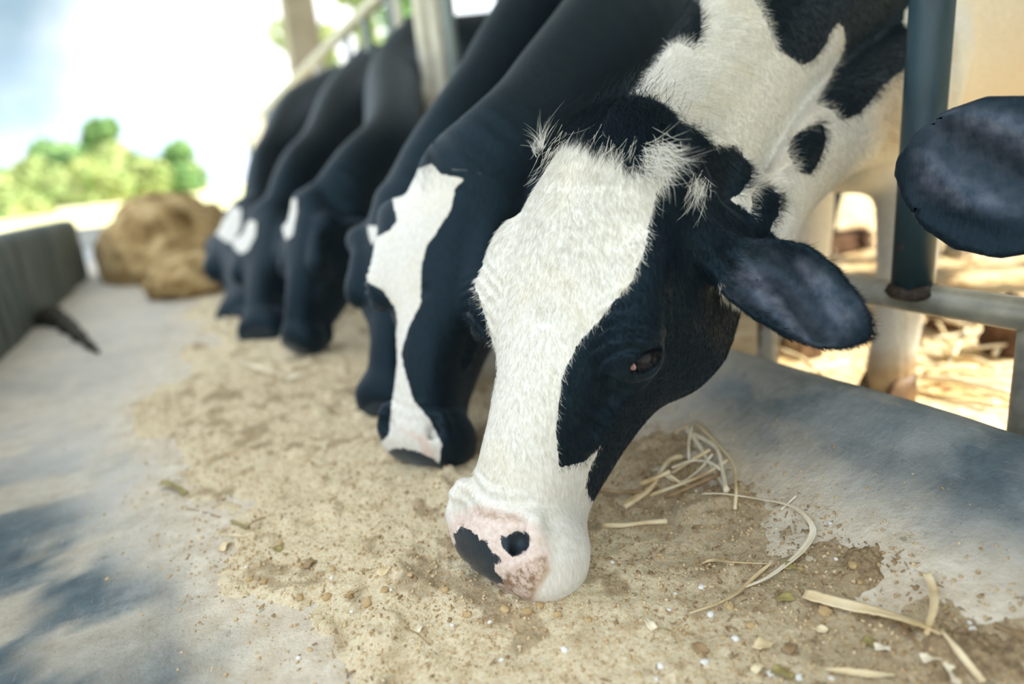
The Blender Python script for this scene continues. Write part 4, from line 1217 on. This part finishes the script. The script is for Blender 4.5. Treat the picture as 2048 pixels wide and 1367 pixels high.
rb([(1885, 1285), (1910, 1315), (1935, 1342), (1965, 1375)], [.004, .006, .006, .006], M_STRAW, 'bent tan stalk running down off the bottom right corner', name='split_stalk', cat='stalk', seed=8, th=.0016, lifts=[.008, .007, .005, .003])
rb([(1650, 1345), (1700, 1350), (1750, 1356), (1790, 1356)], [.004, .007, .007, .003], M_STRAW, 'frayed tan strip lying along the bottom edge at the right', seed=9)
rb([(1888, 1330), (1905, 1350), (1912, 1375)], [.006, .009, .009], M_STRAWP, 'pale folded leaf piece at the bottom right corner', seed=10)
rb([(322, 975), (345, 980), (372, 992)], [.012, .014, .011], M_LEAFG, 'olive square scrap of leaf alone on the left part of the meal', name='leaf_scrap', cat='leaf scrap', seed=11, lifts=[.006, .007, .003])
rb([(462, 1045), (485, 1055), (500, 1058)], [.004, .006, .005], M_LEAFG, 'dark olive curled scrap right of the square scrap', name='leaf_scrap', cat='leaf scrap', seed=12)
rb([(492, 1062), (515, 1052), (535, 1045)], [.004, .008, .003], M_STRAWB, 'orange brown curled husk near the olive scraps', name='husk', cat='husk', seed=13, lifts=[.002, .006, .006])
rb([(440, 1072), (470, 1075), (495, 1077)], [.003, .003, .002], M_STRAW, 'thin straw-coloured sliver under the brown husk', seed=14)
rb([(460, 722), (520, 745), (575, 760)], [.006, .010, .006], M_STRAWP, 'blurred pale husk strip lying in front of the far black faces', seed=15, lifts=[.004, .01, .004])
rb([(572, 766), (600, 758), (625, 745)], [.008, .012, .008], M_STRAWP, 'blurred pale husk beside the longer strip in front of the far faces', seed=16, lifts=[.004, .01, .004])

# tangle of straws beside the cow's chin
tang = [([(1370, 862), (1400, 905), (1430, 950), (1455, 990)], .0022, M_STRAWP), ([(1392, 855), (1430, 890), (1465, 935), (1472, 990), (1470, 1025)], .0016, M_STRAW),
        ([(1375, 870), (1430, 905), (1445, 960), (1452, 992)], .0024, M_STRAWP), ([(1365, 925), (1340, 935), (1320, 955), (1300, 990), (1250, 1030)], .0026, M_STRAW),
        ([(1250, 1022), (1300, 985), (1370, 940), (1420, 915)], .0020, M_STRAW), ([(1300, 1000), (1350, 985), (1410, 965), (1455, 930)], .0017, M_STRAW),
        ([(1385, 860), (1378, 900), (1378, 930)], .0014, M_STRAWP), ([(1320, 960), (1360, 975), (1400, 950), (1425, 925)], .0014, M_STRAWP),
        ([(1195, 990), (1240, 998), (1290, 1002)], .0022, M_STRAWB), ([(1330, 1010), (1390, 990), (1440, 962)], .0020, M_STRAWB),
        ([(1340, 970), (1375, 985), (1420, 970)], .0013, M_STRAW), ([(1345, 950), (1385, 935), (1420, 945), (1440, 955)], .0014, M_STRAWP),
        ([(1280, 985), (1320, 975), (1340, 962)], .0024, M_STRAW), ([(1380, 868), (1360, 875), (1350, 880)], .0011, M_STRAW)]
for i, (pp, r, m_) in enumerate(tang):
    stalk(pp, r * 1.35, m_, 'straw in the loose tangle between the chin and the curb', group='straws tangled beside the chin', lifts=[.002 + .006 * math.sin(1 + j + i) ** 2 + .0006 * i for j in range(len(pp))])
stalk([(1205, 1055), (1250, 1055), (1290, 1050), (1335, 1047)], .0032, M_STRAW, 'thick straw lying flat right of the muzzle, below the tangle', lifts=[.001] * 4)
stalk([(1562, 1022), (1580, 1008), (1592, 997)], .0012, M_STRAWP, 'tiny straw sticking up where the hooked blade bends', lifts=[.001, .003, .003])
stalk([(375, 1018), (400, 1022), (440, 1035)], .0009, M_STRAWB, 'thin grey brown twig behind the square olive scrap')
stalk([(810, 1255), (835, 1268), (860, 1290)], .0006, M_STRAWB, 'hair-thin dark twig on the meal below left of the muzzle')

def chunk(q, s, mat, name, label, cat, group, seed, flat=(1, .8, .6)):
    rs = np.random.default_rng(seed); c = surf(*q) + np.array([0, 0, s * flat[2] * .4])
    th_ = rs.random() * 6; R_ = np.array([[math.cos(th_), -math.sin(th_), 0], [math.sin(th_), math.cos(th_), 0], [0, 0, 1]])
    # subdivided lump
    V, Fc = [], []
    n1, n2 = 8, 12
    ofs = rs.random(3) * 50
    for i in range(n1 + 1):
        a_ = math.pi * i / n1
        for j in range(n2):
            b_ = 2 * math.pi * j / n2
            d = np.array([math.sin(a_) * math.cos(b_), math.sin(a_) * math.sin(b_), math.cos(a_)])
            d = np.sign(d) * np.abs(d) ** .75
            k_ = 1 + .55 * (float(fbm((d * .9 + ofs)[None], 1.6, 3, seed % 50)[0]) - .5)
            V.append(c + R_ @ (d * k_ * s * np.array(flat)))
    for i in range(n1):
        for j in range(n2): Fc.append((i * n2 + j, i * n2 + (j + 1) % n2, (i + 1) * n2 + (j + 1) % n2, (i + 1) * n2 + j))
    o = mesh_obj(name, V, Fc, mat); tag(o, label, cat, group); return o
whites = [(402, 1024), (418, 1029), (663, 1155), (1129, 1300), (1225, 1124), (1403, 1174), (1338, 1220), (1421, 1229), (1470, 1278), (1409, 1325), (1541, 1348), (1598, 1356), (1940, 1246), (1945, 1260), (1660, 1046),
          (1321, 1333), (1313, 1358), (597, 1316), (703, 1223), (493, 1134), (905, 1250), (980, 1244), (1663, 1357), (1672, 1118), (782, 1180), (1350, 1188), (1003, 1140 + 180), (730, 745), (738, 790)]
for i, q in enumerate(whites):
    big_ = i in (3, 5, 7, 8, 9, 10, 11, 13, 15)
    chunk(q, .0042 if big_ else .0028, M_GRAIN, 'white_grain', 'small white grain chip lying on the meal', 'grain', 'white grain chips on the meal', 100 + i, (1, .8, .55))
pellets = [(530, 1165, .006), (500, 1160, .005), (735, 1208, .006), (600, 1195, .005), (700, 1190, .005), (1080, 1210, .006), (1600, 1140, .0045), (1705, 1132, .006), (1755, 1130, .004), (1742, 1150, .006), (1650, 1225, .007),
           (1720, 1165, .004), (1500, 1252, .005), (1460, 1215, .005), (820, 1150, .004), (770, 1180, .005), (935, 1230, .005), (1115, 1230, .005), (1320, 1110, .004), (1620, 1050, .004), (1445, 1120, .004), (1178, 1240, .004),
           (1010, 1220, .006), (1055, 1225, .006), (665, 1140, .005), (600, 1130, .004), (1570, 1195, .004), (655, 1195, .006), (890, 1180, .005), (560, 1090, .006)]
for i, (a_, b_, s_) in enumerate(pellets):
    chunk((a_, b_), s_, M_PELLET, 'feed_pellet', 'rounded tan lump of feed lying on the meal', 'feed lump', 'feed lumps on the meal', 300 + i)
chips = [(1525, 1293), (1570, 1200), (1805, 1260), (1765, 1300), (1515, 1340), (1565, 1350), (1400, 1300), (1300, 1252), (1640, 1262), (1590, 1140), (1580, 1300), (1862, 1320), (450, 1095), (555, 1100), (620, 1130), (840, 1260), (770, 1145), (1740, 1290)]
for i, q in enumerate(chips):
    c = surf(*q); rs = np.random.default_rng(500 + i); th_ = rs.random() * 6; s_ = .006 + .005 * rs.random()
    d = np.array([math.cos(th_), math.sin(th_), .25 * rs.random()])
    ribbon([c - d * s_, c + np.array([0, 0, .001]), c + d * s_], [s_ * 1.1, s_ * 1.3, s_ * 1.0], .0012, [M_STRAW, M_LEAFG, M_STRAWB, M_STRAWP][i % 4] if i else M_STRAW, 'straw_chip',
           'flat chopped straw chip lying on the meal', 'straw chip', 'chopped straw chips on the meal', cup=.3, seed=i, lift=.002)
# dark damp heaps of crumbs on the right slope
def heap(poly, h, label, seed, mat=M_FEED, name='ground_feed_heap', dampv=1.0):
    c = np.array([surf(*q) for q in poly]); lo = c.min(0) - .03; hi = c.max(0) + .03
    xs_ = np.arange(lo[0], hi[0], .0018); ys_ = np.arange(lo[1], hi[1], .0018)
    X, Y = np.meshgrid(xs_, ys_, indexing='ij'); pts = np.stack([X, Y], -1).reshape(-1, 2)
    sd_ = poly_sd(pts, c[:, :2]) + (fbm(pts, 40, 3, seed) - .5) * .03
    base = np.maximum(trough_z(X, Y), np.where(X < .73, top_z(X, Y), -9)).reshape(-1)
    z = base - .004 + (h + .004) * smooth(-.006, .03, sd_) + smooth(-.005, .01, sd_) * ((fbm(pts, 170, 3, seed + 1) - .5) * .012 + (fbm(pts, 45, 2, seed + 2) - .5) * .008)
    V = np.column_stack([pts, z]); n, m = len(xs_), len(ys_); idx = np.arange(n * m).reshape(n, m)
    Fc = np.stack([idx[:-1, :-1], idx[1:, :-1], idx[1:, 1:], idx[:-1, 1:]], -1).reshape(-1, 4)
    Fc = Fc[(sd_[Fc] > -.008).any(1)]; used = np.unique(Fc); mp_ = np.full(len(V), -1); mp_[used] = np.arange(len(used))
    o = mesh_obj(name, V[used], mp_[Fc], mat); tag(o, label, 'feed heap', kind='stuff'); attr(o, 'damp', np.full(len(used), dampv)); return o
heap([(1690, 1160), (1672, 1120), (1700, 1095), (1735, 1082), (1765, 1100), (1778, 1130), (1772, 1165), (1730, 1180)], .008, 'brown damp heap of crumbs on the slope right of the hooked blade', 41)
heap([(1575, 1065), (1585, 1040), (1640, 1032), (1690, 1042), (1670, 1068), (1620, 1085), (1590, 1100)], .005, 'small brown patch of damp meal inside the bend of the hooked blade', 42)
heap([(1820, 1260), (1900, 1235), (2060, 1262), (2080, 1400), (1850, 1400), (1800, 1330)], .006, 'dark damp chaff in the bottom right corner of the trough', 43, dampv=1.0)
for i, q in enumerate([(1740, 1133), (1712, 1133), (1752, 1128), (1738, 1155)]):
    pass

# hay heap at the far end
def blob(name, c, r, mat, label, cat, seed, amp=.25, freq=3.0, z0=-.01, kind='stuff'):
    V, Fc = [], []; n1, n2 = 40, 64
    ofs = seed * 3.7
    for i in range(n1 + 1):
        a_ = math.pi * i / n1
        for j in range(n2):
            b_ = 2 * math.pi * j / n2; V.append((math.sin(a_) * math.cos(b_), math.sin(a_) * math.sin(b_), math.cos(a_)))
    V = np.array(V); k_ = 1 + amp * (fbm(V + ofs, freq, 5, seed) - .5) * 2 + .10 * (fbm(V + ofs, freq * 7, 2, seed + 3) - .5)
    V = V * k_[:, None] * np.array(r) + np.array(c); V[:, 2] = np.maximum(V[:, 2], z0)
    for i in range(n1):
        for j in range(n2): Fc.append((i * n2 + j, (i + 1) * n2 + j, (i + 1) * n2 + (j + 1) % n2, i * n2 + (j + 1) % n2))
    o = mesh_obj(name, V, Fc, mat); tag(o, label, cat, kind=kind); return o
hc1 = onz(345, 545, 0)
blob('hay_heap', (hc1[0] + .02, hc1[1] + .3, .06), (.42, .75, .40), M_HAY, 'big blurred heap of brown hay at the far end of the trough', 'hay', 51, .22)
hc2 = onz(395, 585, 0)
blob('hay_clump', (hc2[0] + .02, hc2[1] + .1, .05), (.24, .30, .13), M_HAY, 'lower greenish clump of hay in front of the big heap', 'hay', 52, .2)
# dark scraps at the foot of the left wall
d0, d1_ = onz(128, 650, .01), onz(196, 704, .006)
pts = catmull([d0 + np.array([-.075, .16, .015]), d0, (d0 + d1_) / 2 + np.array([0, 0, .004]), d1_], 6)
v, f = tube(pts, np.linspace(.050, .008, len(pts)) * (1 + .25 * np.sin(np.arange(len(pts)) * 1.7)), 10)
o = mesh_obj('silage_clod', v, f, M_DEBRIS); tag(o, 'dark tapering clod of old silage at the foot of the left wall', 'silage clod')

# ------------------------------------------------------------------ loose long straws of the bedding, seen behind the fence
for i in range(42):
    bx_ = [(1570, 2040, 640, 800), (1880, 2046, 640, 800), (1590, 1690, 430, 545), (1885, 1990, 440, 560)][i % 4]
    x, y, _ = onz(RNG.uniform(bx_[0], bx_[1]), RNG.uniform(bx_[2], bx_[3]), -.04); a_ = RNG.uniform(0, math.pi); L = RNG.uniform(.10, .26)
    d = np.array([math.cos(a_), math.sin(a_), RNG.uniform(-.08, .12)]) * L / 2
    c = np.array([x, y, -.038 + RNG.uniform(0, .012)])
    v, f = tube(catmull([c - d, c + np.array([0, 0, .008]), c + d], 3), RNG.uniform(.003, .006), 7)
    o = mesh_obj('bedding_straw', v, f, M_STRAWP if i % 3 else M_STRAW); tag(o, 'loose sunlit straw lying on the yard bedding behind the fence', 'straw', 'loose straws on the yard bedding')
for i, (q, r) in enumerate([((1905, 640), (.07, .06, .05)), ((2030, 690), (.06, .07, .10)), ((1650, 500), (.28, .12, .08)), ((1600, 450), (.14, .10, .10))]):
    c = onz(q[0], q[1], -.04)
    blob('dung_clod', (c[0], c[1], -.03), r, plain('dung %d' % i, [(.06, .03, .018), (.17, .10, .06)], 20, .9), 'brown clod on the straw bedding, %s' % ['below the near post foot', 'near the right edge', 'far back left of blue post', 'behind the white-faced cow ear'][i],
         'clod', 60 + i, .35, z0=-.06, kind='thing')

# ------------------------------------------------------------------ trees
def crown_mesh(clusters, nleaf, ls, seed):
    rs = np.random.default_rng(seed)
    cl = np.array(clusters, float); wt = (cl[:, 3] ** 2); wt /= wt.sum()
    k_ = rs.choice(len(cl), nleaf, p=wt)
    d = rs.normal(0, 1, (nleaf, 3)); d /= length(d)[:, None]
    rad = cl[k_, 3] * (.55 + .45 * rs.random(nleaf) ** .5) * (1 + .25 * (fbm(d * 2 + k_[:, None], 1.6, 3, seed) - .5))
    c = cl[k_, :3] + d * rad[:, None] * np.array([1, 1, .85])
    a = rs.normal(0, 1, (nleaf, 3)); a /= length(a)[:, None]; b = np.cross(a, d + .3 * rs.normal(0, 1, (nleaf, 3))); b /= np.maximum(length(b), 1e-6)[:, None]
    s = ls * (.6 + .8 * rs.random(nleaf))[:, None]
    V = np.stack([c - a * s, c - b * s * .5, c + a * s, c + b * s * .5], 1).reshape(-1, 3)
    return V, np.arange(nleaf * 4).reshape(-1, 4)
def tree(base, h, clusters, mat, label, seed, nleaf=2600, ls=.22, name='tree', group='trees beyond the pasture'):
    base = np.array(base, float); root = empty(name, base); tag(root, label, 'tree', group)
    V, Fc = crown_mesh([(c[0], c[1], c[2], c[3]) for c in clusters], nleaf, ls, seed)
    mesh_obj('crown', V, Fc, mat, root, smooth=False)
    vf = [tube(catmull([(0, 0, -.4), (.1, 0, h * .3), (0, .1, h * .7)], 4), np.linspace(.22, .08, 9) * h / 6, 9)]
    for c in clusters[:5]:
        vf.append(tube(catmull([(0, 0, h * .3), (c[0] * .5, c[1] * .5, (h * .35 + c[2]) / 2), (c[0], c[1], c[2])], 3), np.linspace(.09, .03, 7) * h / 6, 6))
    v, f = join(*vf); mesh_obj('trunk', v, f, M_BARK, root); return root
def tree_px(px, ytop, wpx, Yd, mat, label, seed, lobes=6, nleaf=2600, fill=1.0):
    """broad tree standing at distance Yd under picture column px, its top at picture row ytop"""
    base = onz(px, 460, -.22); r = ray(px, 400); k_ = Yd / r[1]; bx = CAM[0] + r[0] * k_
    rt = ray(px, ytop); zt = CAM[2] + rt[2] * Yd / rt[1]
    hw = wpx / F * Yd * .55 / .88
    rs = np.random.default_rng(seed); cl = []
    h = zt + .22
    for i in range(lobes):
        t = i / max(lobes - 1, 1)
        cl.append((rs.normal(0, .35) * hw * (1 - t * .5), rs.normal(0, .3) * hw, h * (.25 + .60 * t * fill) , max(hw * (.62 - .18 * t), .3)))
    cl.append((0, 0, h - hw * .42, hw * .42))
    return tree((bx, Yd, -.22), h, cl, mat, label, seed, nleaf, ls=.028 * Yd * .25 + .05)
T = [(20, 352, 90, 60, 0, 'dark green bush at the left edge of the picture'), (75, 335, 110, 55, 1, 'yellow green rounded bush second from the left edge'), (140, 290, 110, 62, 0, 'rounded green tree left of the tall one'),
     (205, 330, 90, 50, 1, 'low yellow green bush at the foot of the tall tree'), (248, 232, 72, 58, 0, 'tallest tree with a flat-topped narrow crown'), (240, 300, 120, 56, 1, 'broad yellow green tree around the tall crown'),
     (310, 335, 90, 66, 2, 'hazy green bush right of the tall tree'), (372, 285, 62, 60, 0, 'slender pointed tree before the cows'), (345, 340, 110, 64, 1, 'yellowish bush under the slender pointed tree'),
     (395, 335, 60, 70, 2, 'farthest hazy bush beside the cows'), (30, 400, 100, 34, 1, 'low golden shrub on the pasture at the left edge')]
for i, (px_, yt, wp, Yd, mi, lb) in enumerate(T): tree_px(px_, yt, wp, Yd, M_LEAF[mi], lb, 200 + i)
# trees seen over the fence at the top
for i, (px_, yt, wp, Yd, mi, lb) in enumerate([(640, 40, 150, 26, 1, 'thin leafy tree seen above the fence right of the pillar'), (745, -40, 110, 30, 1, 'yellow green tree above the fence top rail'),
                                              (820, -60, 110, 24, 0, 'tree behind the pale uprights at the top')]):
    rt = ray(px_, yt); Xd = rt[0] * Yd / rt[1]
    rb_ = ray(px_, 200); bx = CAM[0] + rb_[0] * Yd / rb_[1]; h = CAM[2] + rt[2] * Yd / rt[1] + .22
    hw = wp / F * Yd * .5; rs = np.random.default_rng(i + 5)
    cl = [(rs.normal(0, .5) * hw, rs.normal(0, .4) * hw, h * (.45 + .5 * k2 / 6), hw * .45) for k2 in range(7)]
    tree((bx, Yd, -.22), h, cl, M_LEAF[mi], lb, 300 + i, nleaf=900 if i == 0 else 2200, ls=.20, group='trees beyond the fence')
rp_ = [onx(548, -60, 1.62), onx(572, 30, 1.62), onx(592, 75, 1.62), onx(628, 120, 1.62)]

# ------------------------------------------------------------------ every repeated piece gets a label of its own
ANCH = [('the muzzle tip', (1000, 1190)), ('the hooked pale blade', (1590, 1090)), ('the broad flat stalk', (1740, 1235)), ('the thick flat straw', (1270, 1052)),
        ('the square olive scrap', (347, 980)), ('the orange brown husk', (515, 1055)), ('the brown heap on the slope', (1730, 1130)), ('the frayed bottom strip', (1720, 1352)),
        ('the second cow muzzle', (850, 930)), ('the bent corner stalk', (1925, 1330)), ('the blurred far husk strip', (520, 742)), ('the near post foot', (1832, 575)), ('the hoof behind the fence', (1765, 775)),
        ('the tangle of straws', (1380, 930)), ('the cow ear', (1620, 560)), ('the short support post', (1532, 690))]
ORD = ['nearest', 'second', 'third', 'fourth', 'fifth', 'sixth', 'seventh', 'eighth', 'ninth', 'tenth', 'eleventh', 'twelfth', 'thirteenth', 'fourteenth', 'fifteenth', 'sixteenth', 'seventeenth', 'eighteenth']
def own_labels(grp, text, anchors):
    obs = [o for o in COL.objects if o.get('group') == grp and not o.parent]
    bins = {}
    for o in obs:
        me = o.data; c = np.zeros(len(me.vertices) * 3, np.float32); me.vertices.foreach_get('co', c); c = c.reshape(-1, 3).mean(0)
        p = pix(c); a_ = min(anchors, key=lambda q: np.hypot(*(p - np.array(ANCH[q][1])))); d = p - np.array(ANCH[a_][1])
        side = ('right of' if d[0] > 0 else 'left of') if abs(d[0]) > abs(d[1]) else ('below' if d[1] > 0 else 'above')
        bins.setdefault((a_, side), []).append((float(np.hypot(*d)), o))
    for (a_, side), L_ in bins.items():
        L_.sort(key=lambda q: q[0])
        for i, (_, o) in enumerate(L_):
            o['label'] = '%s %s %s%s' % (text, side, ANCH[a_][0], '' if len(L_) == 1 else (', the nearest to it' if i == 0 else ', %s nearest to it' % ORD[i]))
own_labels('white grain chips on the meal', 'white grain chip', [0, 1, 2, 4, 5, 6, 7, 8, 9, 10])
own_labels('feed lumps on the meal', 'rounded tan feed lump', [0, 1, 2, 5, 6, 7, 3])
own_labels('chopped straw chips on the meal', 'flat straw chip', [0, 1, 2, 5, 7, 9])
own_labels('loose straws on the yard bedding', 'sunlit bedding straw', [11, 12, 14, 15])
TL = ['pale straw running down the middle of the tangle by the chin', 'long outer straw arching down the right side of the tangle', 'thickest pale straw from the top tip of the tangle', 'straw running from the tangle down towards the muzzle',
      'straight straw lying up across the lower tangle', 'tan straw crossing low under the tangle', 'short pale straw hanging inside the top of the tangle', 'small pale straw looping in the middle of the tangle',
      'brown straw left of the tangle touching the cow chin', 'brown straw along the bottom of the tangle', 'short dipping straw at the centre bottom of the tangle', 'curved pale straw across the middle of the tangle',
      'short thick straw stub low at the left of the tangle', 'tiny straw tip pointing left at the top of the tangle']
for o, t_ in zip([o for o in COL.objects if o.get('group') == 'straws tangled beside the chin'], TL): o['label'] = t_
